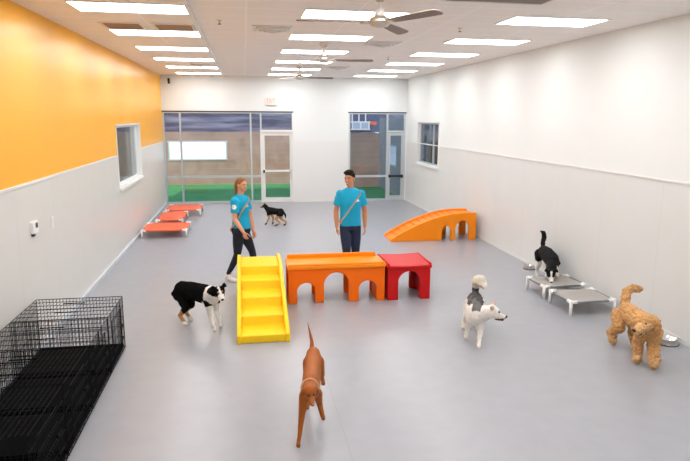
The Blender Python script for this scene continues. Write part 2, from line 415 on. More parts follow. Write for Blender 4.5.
bm = bmesh.new(); box(bm, 3.3, 5.2, 22.95, 23.15, 2.02, 3.2); S('wall_far_panel', bm, M['slatedark'])
outwin('window_7', 4.10, 4.62, 2.42, 2.70, 22.94, 'white_frame', 'slatedark', 2)
bm = bmesh.new(); box(bm, 4.96, 4.99, 19.4, 20.3, .95, 1.65); o = S('window_8', bm, M['white_frame'])
bm = bmesh.new(); box(bm, 4.95, 4.96, 19.45, 20.25, 1.0, 1.6); link('pane', bm, M['winblue'], o)
# orange-red oval sign beyond the yard
bm = bmesh.new(); bmesh.ops.create_cone(bm, cap_ends=True, segments=24, radius1=1, radius2=1, depth=1,
    matrix=Matrix.Translation((4.92, 22.9, 2.36)) @ Matrix.Rotation(PI/2, 4, 'X') @ Matrix.Diagonal((.15,.07,.03,1)))
o = link('wall_sign', bm, M['sign']); tag(o, 'small orange-red oval sign high up outside the right glass front', 'sign')
# room behind the left window
bm = bmesh.new(); box(bm, -5.2, -5.1, 9.5, 16.5, 0, HC); box(bm, -5.1, -2.66, 9.4, 9.5, 0, HC); box(bm, -5.1, -2.66, 16.5, 16.6, 0, HC)
box(bm, -5.1, -2.66, 9.5, 16.5, 2.9, 3.0); box(bm, -5.1, -2.66, 9.5, 16.5, -.08, -.0); S('wall_side_room', bm, M['roomgrey'])
bm = bmesh.new(); box(bm, -5.09, -5.04, 9.6, 16.4, 1.95, 2.9); S('trim_9', bm, M['trim'])
# beyond the right window: car park
def car(label, loc, rz):
    t = thing('parked_car', label, 'car', loc, rz)
    bm = bmesh.new()
    prof = [(-2.1,.35),(-2.15,.75),(-1.95,.95),(-1.2,1.02),(-.7,1.42),(.75,1.45),(1.35,1.0),(2.0,.88),(2.15,.6),(2.1,.35)]
    A = [bm.verts.new((x,-.85,z)) for x,z in prof]; B = [bm.verts.new((x,.85,z)) for x,z in prof]
    bm.faces.new(A); bm.faces.new(B[::-1])
    for i in range(len(prof)): bm.faces.new((A[i], A[(i+1)%len(prof)], B[(i+1)%len(prof)], B[i]))
    link('body', bm, M['carblue'], t)
    bm = bmesh.new(); box(bm, -.75, .8, -.86, .86, 1.03, 1.34); link('side_windows', bm, M['lens'], t)
    for x in (-1.35, 1.35):
        for y in (-.8, .8):
            bm = bmesh.new(); bar(bm, (x,y-.1,.33), (x,y+.1,.33), .33, 20); link('wheel', bm, M['rubber'], t)
car('blue parked car seen through the small right-hand window', (9.6, 31.5, -.09), .3)
t = thing('shrub', 'green shrub outside the small right-hand window', 'shrub', (8.2, 26.0, -.09))
bm = bmesh.new()
for i in range(60):
    a = random.uniform(0, 2*PI); r = random.uniform(0,.5); z = random.uniform(.2,1.35)
    ball(bm, (r*math.cos(a), r*math.sin(a), z), random.uniform(.12,.22), sub=1)
link('foliage', bm, M['green'], t)
bm = bmesh.new(); bar(bm, (0,0,0), (0,0,.5), .04); link('stem', bm, M['hair_brown'], t)
bm = bmesh.new(); box(bm, 5.4, 16, 40, 44, -.1, 3.2); S('wall_far_store', bm, M['white_wall'])
bm = bmesh.new(); box(bm, 5.2, 16, 39.6, 40, 2.3, 3.4); S('trim_10', bm, M['slate'])

# ------------------------------------------------------------ ceiling fixtures
def make_light():
    t = thing('ceiling_light', 'x', 'ceiling light')
    bm = bmesh.new(); w, d, f = .61, .305, .018
    box(bm, -w, w, -d, -d+f, -.012, 0); box(bm, -w, w, d-f, d, -.012, 0); box(bm, -w, -w+f, -d+f, d-f, -.012, 0); box(bm, w-f, w, -d+f, d-f, -.012, 0)
    link('frame', bm, M['lampframe'], t)
    bm = bmesh.new(); box(bm, -w+f, w-f, -d+f, d-f, -.008, -.001); link('diffuser', bm, M['lamp'], t)
    return t
proto = make_light(); first = True
ordn = ['nearest', 'second nearest', 'third nearest', 'fourth nearest', 'fifth nearest', 'farthest']
for ci, (cx, row) in enumerate(((-1.193,'left row by the orange wall'), (1.297,'middle row along the fans'), (3.76,'right row by the white wall'))):
    for j in range(-3, 6):
        o = proto if first else copy_tree(proto); first = False
        y = 7.162+2.024*j
        o.location = (cx, y, HC)
        if j >= 0: tag(o, 'white rectangular ceiling light, %s in the %s' % (ordn[j], row), None, 'ceiling light panels in three rows')
        else: tag(o, 'white rectangular ceiling light above the viewer in the %s' % row, None, 'ceiling light panels in three rows')
def grille(label, x0, x1, y0, y1, m, n=10, along='x'):
    t = thing('ceiling_vent', label, 'vent', ((x0+x1)/2, (y0+y1)/2, HC)); a, b = (x1-x0)/2, (y1-y0)/2; f = .03
    bm = bmesh.new(); box(bm, -a, a, -b, -b+f, -.014, 0); box(bm, -a, a, b-f, b, -.014, 0); box(bm, -a, -a+f, -b+f, b-f, -.014, 0); box(bm, a-f, a, -b+f, b-f, -.014, 0)
    link('frame', bm, M['lampframe'], t)
    bm = bmesh.new(); box(bm, -a+f, a-f, -b+f, b-f, -.004, -.001); link('backing', bm, M[m], t)
    bm = bmesh.new()
    for i in range(n):
        y = -b+f+(2*b-2*f)*(i+.5)/n; box(bm, -a+f, a-f, y-.004, y+.004, -.012, -.004)
    link('louvres', bm, M[m], t)
grille('brown square ceiling return grille, left of a pair near the left light row', -1.79, -1.27, 8.26, 8.86, 'grille')
grille('brown square ceiling return grille, right of a pair near the left light row', -1.14, -.62, 8.26, 8.86, 'grille')
grille('long grey ceiling return grille at the top edge of the view', 2.0, 3.1, 5.55, 6.12, 'darkgrille')
def diffuser(label, x, y, s=.26):
    t = thing('ceiling_vent', label, 'vent', (x, y, HC))
    bm = bmesh.new(); f = .03
    box(bm, -s, s, -s, -s+f, -.014, 0); box(bm, -s, s, s-f, s, -.014, 0); box(bm, -s, -s+f, -s+f, s-f, -.014, 0); box(bm, s-f, s, -s+f, s-f, -.014, 0)
    link('frame', bm, M['lampframe'], t)
    bm = bmesh.new()
    for k in range(3):
        r = s-.05-k*.065
        lathe(bm, [(r, -.002), (r+.012, -.03-.012*k), (r-.02, -.034-.012*k), (r-.03, -.006)], n=28)
    link('cone', bm, M['lampframe'], t)
    bm = bmesh.new(); lathe(bm, [(s-.09, -.001), (s-.09, -.004)], n=28); link('throat', bm, M['darkgrille'], t)
diffuser('square ceiling air diffuser with round cone, between left and middle light rows', .40, 8.42)
diffuser('square ceiling air diffuser right of the middle light row', 2.22, 9.72)
diffuser('small far ceiling air diffuser beside the third fan', 2.24, 14.47, .24)
diffuser('small far ceiling air diffuser beside the left light row', -.95, 14.5, .22)
def make_fan():
    t = thing('ceiling_fan', 'x', 'ceiling fan')
    bm = bmesh.new(); lathe(bm, [(.07,0),(.07,-.03),(.035,-.07),(.015,-.075)]); link('canopy', bm, M['fanmetal'], t, True)
    bm = bmesh.new(); bar(bm, (0,0,-.06), (0,0,-.20), .012, 12); link('downrod', bm, M['fanwhite'], t, True)
    bm = bmesh.new(); lathe(bm, [(.02,-.12),(.045,-.15),(.055,-.22)]); link('motor_cover', bm, M['fanwhite'], t, True)
    bm = bmesh.new(); lathe(bm, [(.06,-.205),(.10,-.225),(.105,-.265),(.085,-.295),(.03,-.31)]); link('motor', bm, M['fanmetal'], t, True)
    for k in range(3):
        a = k*2*PI/3; R = Matrix.Rotation(a, 3, 'Z'); T = Matrix.Rotation(math.radians(-12), 3, 'X')
        bm = bmesh.new()
        out = [(.17,-.045),(.5,-.062),(.76,-.065),(.80,-.05),(.815,0),(.80,.05),(.76,.065),(.5,.062),(.17,.045)]
        A = [bm.verts.new(R @ (T @ V((x,y,.004)) + V((0,0,-.262)))) for x,y in out]
        B = [bm.verts.new(R @ (T @ V((x,y,-.004)) + V((0,0,-.262)))) for x,y in out]
        bm.faces.new(A); bm.faces.new(B[::-1])
        for i in range(len(out)): bm.faces.new((A[i], A[(i+1)%len(out)], B[(i+1)%len(out)], B[i]))
        bl = link('blade', bm, M['fanblade'], t)
        bm = bmesh.new(); bar(bm, R @ V((.09,0,-.262)), R @ V((.20,0,-.262)), .018, 8); link('bracket', bm, M['fanmetal'], bl)
    return t
fan = make_fan()
fans = ((1.33, 5.95, -62, 'nearest silver three-blade ceiling fan'), (1.30, 9.9, -2, 'second silver ceiling fan, midway along the ceiling'), (1.31, 14.4, 3, 'farthest silver ceiling fan, near the back wall'))
for i, (x, y, a, l) in enumerate(fans):
    o = fan if i == 0 else copy_tree(fan)
    o.location = (x, y, HC); o.rotation_euler.z = math.radians(a); tag(o, l, None, 'ceiling fans in a line')
def make_spr():
    t = thing('fire_sprinkler', 'x', 'sprinkler')
    bm = bmesh.new(); lathe(bm, [(.035,0),(.03,-.006),(.01,-.01),(.008,-.045)]); link('body', bm, M['fanmetal'], t)
    bm = bmesh.new(); lathe(bm, [(.022,-.045),(.022,-.05)]); link('deflector', bm, M['dark_metal'], t)
    return t
sp = make_spr()
for i, (x, y, l) in enumerate(((-.27,7.87,'tiny ceiling sprinkler right of the left light row'), (2.86,7.91,'tiny ceiling sprinkler right of the nearest fan'), (2.84,11.89,'tiny far ceiling sprinkler beside the right light row'))):
    o = sp if i == 0 else copy_tree(sp); o.location = (x, y, HC); tag(o, l, None, 'ceiling sprinklers')

# wall fixtures
t = thing('exit_sign', 'white exit sign with faint red letters above the left glass door', 'sign', (.82, YB, 3.045))
bm = bmesh.new(); box(bm, -.18, .18, -.05, 0, -.12, .12); link('housing', bm, M['exitface'], t)
bm = bmesh.new()
def stroke(x0, x1, z0, z1): box(bm, x0, x1, -.054, -.05, z0, z1)
w = .014
stroke(-.135,-.135+w,-.07,.07); [stroke(-.135+w,-.085,z,z+w) for z in (-.07,-.007,.056)]
for s_ in (1,-1): bar(bm, (-.07,-.052,-.07*s_), (-.015,-.052,.07*s_), .007, 4)
stroke(.008,.008+w,-.07,.07); stroke(.04,.105,.056,.07); stroke(.066,.08,-.07,.056)
link('lettering', bm, M['exitred'], t)
t = thing('security_camera', 'small dark security camera high in the back left corner', 'camera', (-2.11, YB, 3.56))
bm = bmesh.new(); box(bm, -.03, .03, -.05, 0, .02, .10); link('bracket', bm, M['lens'], t)
bm = bmesh.new(); bar(bm, (0,-.03,.02), (0.02,-.16,-.03), .035, 12); link('camera_body', bm, M['lens'], t)
t = thing('thermostat', 'white thermostat with dark screen on the left wall', 'thermostat', (XL, 7.0, 1.365))
bm = bmesh.new(); box(bm, 0, .035, -.085, .085, -.065, .065)
bmesh.ops.bevel(bm, geom=bm.edges[:], offset=.012, segments=2); link('casing', bm, M['white_plastic'], t)
bm = bmesh.new(); box(bm, .035, .038, -.01, .055, -.01, .045); link('screen', bm, M['lens'], t)
bm = bmesh.new(); box(bm, 0, .03, -.07, -.02, -.095, -.065); link('sensor', bm, M['dark_metal'], t)
t = thing('switch_plate', 'white switch plate right of the thermostat', 'switch', (XL, 7.67, 1.31))
bm = bmesh.new(); box(bm, 0, .008, -.04, .04, -.07, .07); link('plate', bm, M['white_plastic'], t)
bm = bmesh.new(); box(bm, .008, .016, -.012, .012, -.03, .03); link('rocker', bm, M['white_plastic'], t)

# ------------------------------------------------------------ play pieces
def arch_wall(bm, x0, x1, y0, y1, ztop, arches, n=14):
    """solid slab x0..x1 between y0 and y1 with arch openings (xc, half width, springing z) going right through"""
    pts = [(x0, 0)]
    for xc, hw, zs, zt in arches:
        pts += [(xc-hw, 0), (xc-hw, zs)]
        for i in range(1, n): 
            a = PI - PI*i/n; pts.append((xc+hw*math.cos(a), zs+(zt-zs)*math.sin(a)))
        pts += [(xc+hw, zs), (xc+hw, 0)]
    pts += [(x1, 0)]
    def top(x): return ztop(x) if callable(ztop) else ztop
    # build as vertical strips up to the top line
    A = [(bm.verts.new((x,y0,z)), bm.verts.new((x,y1,z)), bm.verts.new((x,y0,top(x))), bm.verts.new((x,y1,top(x)))) for x,z in pts]
    for p, q, a, b in zip(pts, pts[1:], A, A[1:]):
        if abs(p[0]-q[0]) > 1e-6:
            bm.faces.new((a[0], b[0], b[2], a[2])); bm.faces.new((a[1], a[3], b[3], b[1])); bm.faces.new((a[2], b[2], b[3], a[3]))
        bm.faces.new((a[0], a[1], b[1], b[0]))
    bm.faces.new((A[0][0], A[0][2], A[0][3], A[0][1])); bm.faces.new((A[-1][0], A[-1][1], A[-1][3], A[-1][2]))
    bmesh.ops.remove_doubles(bm, verts=bm.verts, dist=1e-5)
def bev(o, w=.012, seg=3):
    b = o.modifiers.new('b', 'BEVEL'); b.width = w; b.segments = seg; b.limit_method = 'ANGLE'; b.angle_limit = math.radians(40)
    for p in o.data.polygons: p.use_smooth = True
    o.modifiers.new('w', 'WEIGHTED_NORMAL'); return o
# orange bridge
t = thing('play_bridge', 'orange plastic play bridge with three arches beside the yellow steps', 'play bridge', (.55, 8.03, 0))
ars = [(.25, .128, .17, .30), (.68, .18, .25, .435), (1.13, .13, .17, .30)]
bm = bmesh.new(); arch_wall(bm, 0, 1.38, 0, .07, .50, ars); bev(link('front_wall', bm, M['orange'], t))
bm = bmesh.new(); arch_wall(bm, 0, 1.38, .45, .52, .50, ars); bev(link('rear_wall', bm, M['orange'], t))
bm = bmesh.new(); box(bm, -.012, 1.392, -.018, .538, .495, .545); bev(link('deck', bm, M['orange2'], t), .01)
bm = bmesh.new(); box(bm, 0, 1.38, -.012, .022, .54, .572); bev(link('rim', bm, M['orange2'], t), .01)
bm = bmesh.new(); box(bm, .02, 1.34, .498, .535, .54, .60); bev(link('rim', bm, M['orange2'], t), .01)
# pier linings joining the two walls
for x0, x1 in ((.03,.10), (1.28,1.35)):
    bm = bmesh.new(); box(bm, x0, x1, .07, .45, 0, .495); link('end_wall', bm, M['orange'], t)
# red tunnel
t = thing('play_tunnel', 'red plastic play tunnel with one arch right of the orange bridge', 'play tunnel', (1.965, 8.0, 0))
ar = [(.32, .165, .26, .42)]
bm = bmesh.new(); arch_wall(bm, 0, .63, 0, .09, .475, ar); bev(link('front_wall', bm, M['red'], t))
bm = bmesh.new(); arch_wall(bm, 0, .63, .55, .64, .475, ar); bev(link('rear_wall', bm, M['red'], t))
for x0, x1 in ((0,.07), (.56,.63)):
    bm = bmesh.new(); box(bm, x0, x1, .09, .55, 0, .475); link('side_wall', bm, M['red'], t)
bm = bmesh.new()
n = 10; R = []
for i in range(n+1):
    x = -.015+.66*i/n; z = .505+.005*math.cos(PI*2*(i/n-.5))*-1
    R.append([bm.verts.new((x,y,zz)) for y,zz in ((-.02,.465),(-.02,z),(.04,z+.012),(.60,z+.03),(.66,z+.03),(.66,.465))])
for a, b in zip(R, R[1:]):
    for k in range(6): bm.faces.new((a[k], a[(k+1)%6], b[(k+1)%6], b[k]))
bm.faces.new(R[0]); bm.faces.new(R[-1][::-1])
bev(link('roof', bm, M['red'], t), .01)
for x in (-.005, .605):
    bm = bmesh.new(); box(bm, x, x+.03, -.02, .66, .50, .545); bev(link('rim', bm, M['red'], t), .01)
# yellow steps
t = thing('play_steps', 'yellow plastic play steps leading up to the orange bridge', 'play steps', (.16, 6.63, 0))
bm = bmesh.new(); hw = .27
zs = [.095,.215,.335,.455,.575]; ys = [0.02,.35,.72,1.08,1.38,1.95]
prof = [(0,0)]
for k in range(5):
    prof += [(ys[k]+ (0 if k else -.02), zs[k]-.0)]
    prof += [(ys[k+1] - (.03 if k < 4 else 0), zs[k]+.004)]
prof += [(1.95, 0)]
A = [bm.verts.new((-hw,y,z)) for y,z in prof]; B = [bm.verts.new((hw,y,z)) for y,z in prof]
bm.faces.new(A); bm.faces.new(B[::-1])
for i in range(len(prof)): bm.faces.new((A[i], A[(i+1)%len(prof)], B[(i+1)%len(prof)], B[i]))
bev(link('treads', bm, M['yellow'], t), .014)
for s_ in (-1, 1):
    bm = bmesh.new()
    pr = [(-.02,0),(-.02,.10),(.05,.15),(.35,.262),(1.38,.625),(1.90,.625),(1.96,.60),(1.96,0)]
    a_, b_ = sorted((s_*(hw-.015), s_*(hw+.035)))
    A = [bm.verts.new((a_,y,z)) for y,z in pr]; B = [bm.verts.new((b_,y,z)) for y,z in pr]
    bm.faces.new(A); bm.faces.new(B[::-1])
    for i in range(len(pr)): bm.faces.new((A[i], A[(i+1)%len(pr)], B[(i+1)%len(pr)], B[i]))
    bev(link('side_rail', bm, M['yellow'], t), .012)
# orange slide by the right wall
t = thing('play_ramp', 'curved orange play ramp with two arches by the right wall', 'play ramp', (3.0, 11.98, 0))
def top(x):
    u = min(max(x/1.6, 0), 1); return .05+.535*math.sin(u*PI/2)**.92
sa = [(1.205, .10, .20, .31), (1.56, .155, .24, .42)]
def side(y0, y1):
    bm = bmesh.new()
    n = 40
    pts = []
    arch_pts = []
    def low(x):
        for xc, hw, z1, zt in sa:
            if abs(x-xc) < hw-1e-6: return z1+(zt-z1)*math.sqrt(max(0,1-((x-xc)/hw)**2))
        return 0
    xs = sorted(set([i*1.87/46 for i in range(47)]+[xc+s*hw for xc,hw,_,_ in sa for s in (-1,1)]))
    bmx = bm
    prev = None
    for i, x in enumerate(xs):
        edge = [ (xc,hw,z1) for xc,hw,z1,_ in sa if abs(abs(x-xc)-hw) < 1e-6 ]
        lows = [0, edge[0][2]] if edge else [low(x)]
        if edge and x > edge[0][0]: lows = lows[::-1]
        for z in lows:
            cur = (bm.verts.new((x,y0,z)), bm.verts.new((x,y1,z)), bm.verts.new((x,y0,top(x))), bm.verts.new((x,y1,top(x))), x)
            if prev:
                if cur[4]-prev[4] > 1e-6:
                    bm.faces.new((prev[0],cur[0],cur[2],prev[2])); bm.faces.new((prev[1],prev[3],cur[3],cur[1])); bm.faces.new((prev[2],cur[2],cur[3],prev[3]))
                bm.faces.new((prev[0],prev[1],cur[1],cur[0]))
            else: bm.faces.new((cur[0],cur[2],cur[3],cur[1]))
            prev = cur
    bm.faces.new((prev[0],prev[1],prev[3],prev[2]))
    bmesh.ops.remove_doubles(bm, verts=bm.verts, dist=1e-5)
    return bm
WD = .66
bev(link('side_wall', side(0, .06), M['orange2'], t), .01); bev(link('side_wall', side(WD-.06, WD), M['orange2'], t), .01)
bm = bmesh.new(); prev = None
for i in range(41):
    x = .0+1.86*i/40; z = top(x)-.035
    cur = [bm.verts.new((x,y,zz)) for y,zz in ((.055,z-.04),(.055,z),(WD-.055,z),(WD-.055,z-.04))]
    if prev:
        for k in range(4): bm.faces.new((prev[k], prev[(k+1)%4], cur[(k+1)%4], cur[k]))
    else: bm.faces.new(cur)
    prev = cur
bm.faces.new(prev[::-1]); link('ramp_surface', bm, M['orange2'], t, True)
bm = bmesh.new()
for i in range(1, 11):
    x = i*.14; z = top(x)-.035; box(bm, x-.012, x+.012, .06, WD-.06, z-.004, z+.008)
link('treads', bm, M['orange'], t)

# ------------------------------------------------------------ cots
def cot(label, x0, x1, y0, y1, zt, fab, group, rail):
    t = thing('dog_cot', label, 'dog cot', (x0, y0, 0), 0, group); a, b = x1-x0, y1-y0
    bm = bmesh.new(); n = 10
    g = [[bm.verts.new((.02+(a-.04)*i/n, .02+(b-.04)*j/n, zt-.006-.018*math.sin(PI*i/n)*math.sin(PI*j/n))) for j in range(n+1)] for i in range(n+1)]
    h = [[bm.verts.new(v.co+V((0,0,-.006))) for v in r] for r in g]
    for i in range(n):
        for j in range(n):
            bm.faces.new((g[i][j], g[i+1][j], g[i+1][j+1], g[i][j+1])); bm.faces.new((h[i][j], h[i][j+1], h[i+1][j+1], h[i+1][j]))
    for i in range(n):
        for (p, q) in ((0,0),(0,n)):
            bm.faces.new((g[i][q], g[i+1][q], h[i+1][q], h[i][q])); bm.faces.new((g[q][i], g[q][i+1], h[q][i+1], h[q][i]))
    link('bed_fabric', bm, M[fab], t, True)
    for p, q in (((.03,.02,zt-.015),(a-.03,.02,zt-.015)), ((.03,b-.02,zt-.015),(a-.03,b-.02,zt-.015)), ((.02,.03,zt-.015),(.02,b-.03,zt-.015)), ((a-.02,.03,zt-.015),(a-.02,b-.03,zt-.015))):
        bm = bmesh.new(); bar(bm, p, q, .014, 10); link('rail', bm, M[rail], t, True)
    for x in (.02, a-.02):
        for y in (.02, b-.02):
            bm = bmesh.new(); bar(bm, (x,y,0), (x,y,zt), .020, 12, .023)
            dx = .085 if x < a/2 else -.085; dy = .085 if y < b/2 else -.085
            bar(bm, (x,y,zt-.012), (x+dx,y,zt-.012), .023, 12); bar(bm, (x,y,zt-.012), (x,y+dy,zt-.012), .023, 12)
            ball(bm, (x,y,zt-.008), .025)
            link('leg', bm, M['cotpipe'], t, True)
cot('orange-red raised dog cot nearest the viewer by the left wall', -2.25, -1.28, 13.08, 14.05, .175, 'redcot', 'orange-red dog cots', 'redcot')
cot('orange-red raised dog cot in the middle of three by the left wall', -2.12, -1.49, 14.38, 15.72, .175, 'redcot', 'orange-red dog cots', 'redcot')
cot('orange-red raised dog cot nearest the back glass wall', -2.10, -1.19, 15.93, 16.95, .175, 'redcot', 'orange-red dog cots', 'redcot')
cot('grey mesh dog cot with white legs that the black dog sniffs', 4.21, 4.90, 7.72, 8.28, .195, 'greycot', 'grey dog cots', 'cotrail')
cot('empty grey mesh dog cot nearest the curly tan dog', 4.20, 4.87, 6.97, 7.56, .195, 'greycot', 'grey dog cots', 'cotrail')

# bowls
def bowl(label, x, y, r):
    t = thing('dog_bowl', label, 'bowl', (x, y, 0), 0, 'steel dog bowls')
    bm = bmesh.new()
    lathe(bm, [(r,.0),(r*.98,.01),(r*.82,.065),(r*.86,.07),(r*.80,.066),(r*.62,.02),(.01,.015)], n=28); link('bowl_shell', bm, M['steel'], t, True)
    bm = bmesh.new(); lathe(bm, [(r*1.02,0),(r*1.04,.006),(r*1.0,.01)], n=28); link('rubber_ring', bm, M['rubber'], t, True)
bowl('steel dog bowl on the floor beside the farther grey cot', 4.84, 9.42, .10)
bowl('steel dog bowl on the floor behind the curly tan dog', 4.82, 5.90, .125)

# ------------------------------------------------------------ crates
def wirepanel(bm, o, u, v, nu, nv, r=.0023, rf=.004):
    o, u, v = V(o), V(u), V(v)
    for i in range(nu+1):
        bar(bm, o+u*i/nu, o+u*i/nu+v, rf if i in (0,nu) else r, 4, cap=False)
    for j in range(nv+1):
        bar(bm, o+v*j/nv, o+v*j/nv+u, rf if j in (0,nv) else r*1.3, 4, cap=False)
def make_crate():
    t = thing('wire_crate', 'x', 'dog crate'); a, b, h = .90, .73, .60
    bm = bmesh.new(); box(bm, .012, a-.012, .012, b-.012, .012, .018)
    for q in ((.012,a-.012,.012,.018),(.012,a-.012,b-.018,b-.012),(.012,.018,.018,b-.018),(a-.018,a-.012,.018,b-.018)): box(bm, q[0], q[1], q[2], q[3], .018, .05)
    link('tray', bm, M['tray'], t)
    for nm, o, u, v, nu, nv in (('top_panel',(0,0,h),(a,0,0),(0,b,0),24,6), ('bottom_panel',(0,0,.008),(a,0,0),(0,b,0),24,6),
        ('side_panel',(0,0,.01),(a,0,0),(0,0,h-.01),26,5), ('side_panel',(0,b,.01),(a,0,0),(0,0,h-.01),26,5),
        ('end_panel',(0,0,.01),(0,b,0),(0,0,h-.01),20,5), ('end_panel',(a,0,.01),(0,b,0),(0,0,h-.01),20,5)):
        bm = bmesh.new(); wirepanel(bm, o, u, v, nu, nv)
        link(nm, bm, M['wire'], t)
    bm = bmesh.new(); wirepanel(bm, (a+.008,.14,.06), (0,.42,0), (0,0,.46), 11, 4, .0025, .004); d = link('door', bm, M['wire'], t)
    bm = bmesh.new(); box(bm, a+.010, a+.022, .50, .60, .30, .325); link('latch', bm, M['black'], d)
    bm = bmesh.new(); box(bm, a+.010, a+.022, .50, .60, .16, .18); link('latch', bm, M['black'], d)
    for k in range(2):
        bm = bmesh.new(); y = .22+.3*k; bar(bm, (a*.38,y,h+.006), (a*.62,y,h+.006), .006, 6)
        link('handle', bm, M['black'], t)
    return t
cr = make_crate()
for i, (y, l) in enumerate(((6.01,'black wire dog crate farthest from the viewer by the left wall'), (5.245,'black wire dog crate second from the far end of the row'), (4.48,'black wire dog crate third from the far end of the row'), (3.72,'black wire dog crate nearest the viewer, cut by the bottom left corner'))):
    o = cr if i == 0 else copy_tree(cr); o.location = (-2.30, y, 0); tag(o, l, None, 'black wire dog crates')

# ------------------------------------------------------------ people
def lerp(a, b, t): return V(a)*(1-t)+V(b)*t
def hand(bm, wrist, d, pn, thumb, k=1., curl=.5):
    """palm and five separate bent fingers; d = hand direction, pn = palm normal, thumb = side the thumb leaves from"""
    w = V(wrist); d = V(d).normalized(); th = V(thumb); th = (th-d*th.dot(d)).normalized()
    pn = V(pn); pn = (pn-d*pn.dot(d)-th*pn.dot(th)).normalized()
    bar(bm, w, w+d*.085*k, .026*k, 12, .038*k, .45, th)
    ball(bm, w, .024*k)
    for i, (off, ln) in enumerate(((.030,.072),(.010,.080),(-.011,.074),(-.031,.058))):
        p0 = w+d*.075*k+th*off*k
        a = 0; p = p0; pts = [w+d*.05*k+th*off*.8*k, p0]
        for s, fr in ((.45,.5),(.3,1.3),(.25,1.9)):
            a = curl*fr
            p = p+(d*math.cos(a)+pn*math.sin(a)+th*off*1.2)*ln*s*k; pts.append(p)
        chain(bm, pts, [.0105*k,.0098*k,.0092*k,.0085*k,.0075*k], n=8)
    p0 = w+d*.02*k+th*.02*k
    chain(bm, [p0, p0+(d*.6+th*.7+pn*.15)*.042*k, p0+(d*.95+th*.75+pn*.35)*.066*k, p0+(d*1.25+th*.72+pn*.5)*.080*k], [.014*k,.012*k,.0105*k,.008*k], n=8)
def head_frame(c, yaw, pitch=0., tilt=0.):
    """yaw 0 looks towards -y (the viewer's side); positive turns towards +x"""
    R = Matrix.Rotation(yaw, 3, 'Z') @ Matrix.Rotation(tilt, 3, 'Y') @ Matrix.Rotation(-pitch, 3, 'X')
    f = R @ V((0,-1,0)); s = R @ V((1,0,0)); u = R @ V((0,0,1)); c = V(c)
    return (lambda a, b, g: c+f*a+s*b+u*g), Matrix((s, -f, u)).transposed()
def head_forms(bm, P, R, k=1.):
    ball(bm, P(-.012*k,0,.025*k), (.075*k,.094*k,.090*k), R, 3)
    ball(bm, P(.022*k,0,-.02*k), (.062*k,.070*k,.080*k), R, 3)
    ball(bm, P(.040*k,0,-.075*k), (.040*k,.042*k,.034*k), R, 3)
    for s in (-1, 1):
        ball(bm, P(.052*k,s*.036*k,-.025*k), (.024*k,.024*k,.024*k), R)
        ball(bm, P(-.005*k,s*.078*k,-.005*k), (.010*k,.020*k,.032*k), R)
        ball(bm, P(.072*k,s*.03*k,.030*k), (.026*k,.012*k,.010*k), R)
    bar(bm, P(.086*k,0,.012*k), P(.110*k,0,-.026*k), .009*k, 8, .015*k)
    ball(bm, P(.100*k,0,-.028*k), (.018*k,.014*k,.011*k), R)
    ball(bm, P(.078*k,0,-.060*k), (.028*k,.014*k,.014*k), R)
def face_parts(t, P, R, k=1., smile=True, brow='hair_dark'):
    for s in (-1, 1):
        bm = bmesh.new(); ball(bm, P(.078*k,s*.031*k,.008*k), (.011*k,.009*k,.0055*k), R); e = link('eye', bm, M['eyewhite'], t, True)
        bm = bmesh.new(); ball(bm, P(.0868*k,s*.031*k,.008*k), (.0085*k,.0035*k,.0065*k), R); link('iris', bm, M['eye'], e, True)
        bm = bmesh.new(); chain(bm, [P(.096*k,s*.014*k,.028*k), P(.094*k,s*.034*k,.034*k), P(.080*k,s*.052*k,.028*k)], [.0045*k,.0055*k,.003*k], n=6); link('eyebrow', bm, M[brow], t, True)
    bm = bmesh.new(); chain(bm, [P(.088*k,-.026*k,-.053*k), P(.103*k,0,-.062*k), P(.088*k,.026*k,-.053*k)], [.003*k,.0075*k,.003*k], n=8); mo = link('mouth', bm, M['lip'], t, True)
    if smile:
        bm = bmesh.new(); chain(bm, [P(.094*k,-.019*k,-.054*k), P(.108*k,0,-.060*k), P(.094*k,.019*k,-.054*k)], [.0025*k,.0045*k,.0025*k], n=8); link('teeth', bm, M['teeth'], mo, True)
SK = (.58,.27,.145)
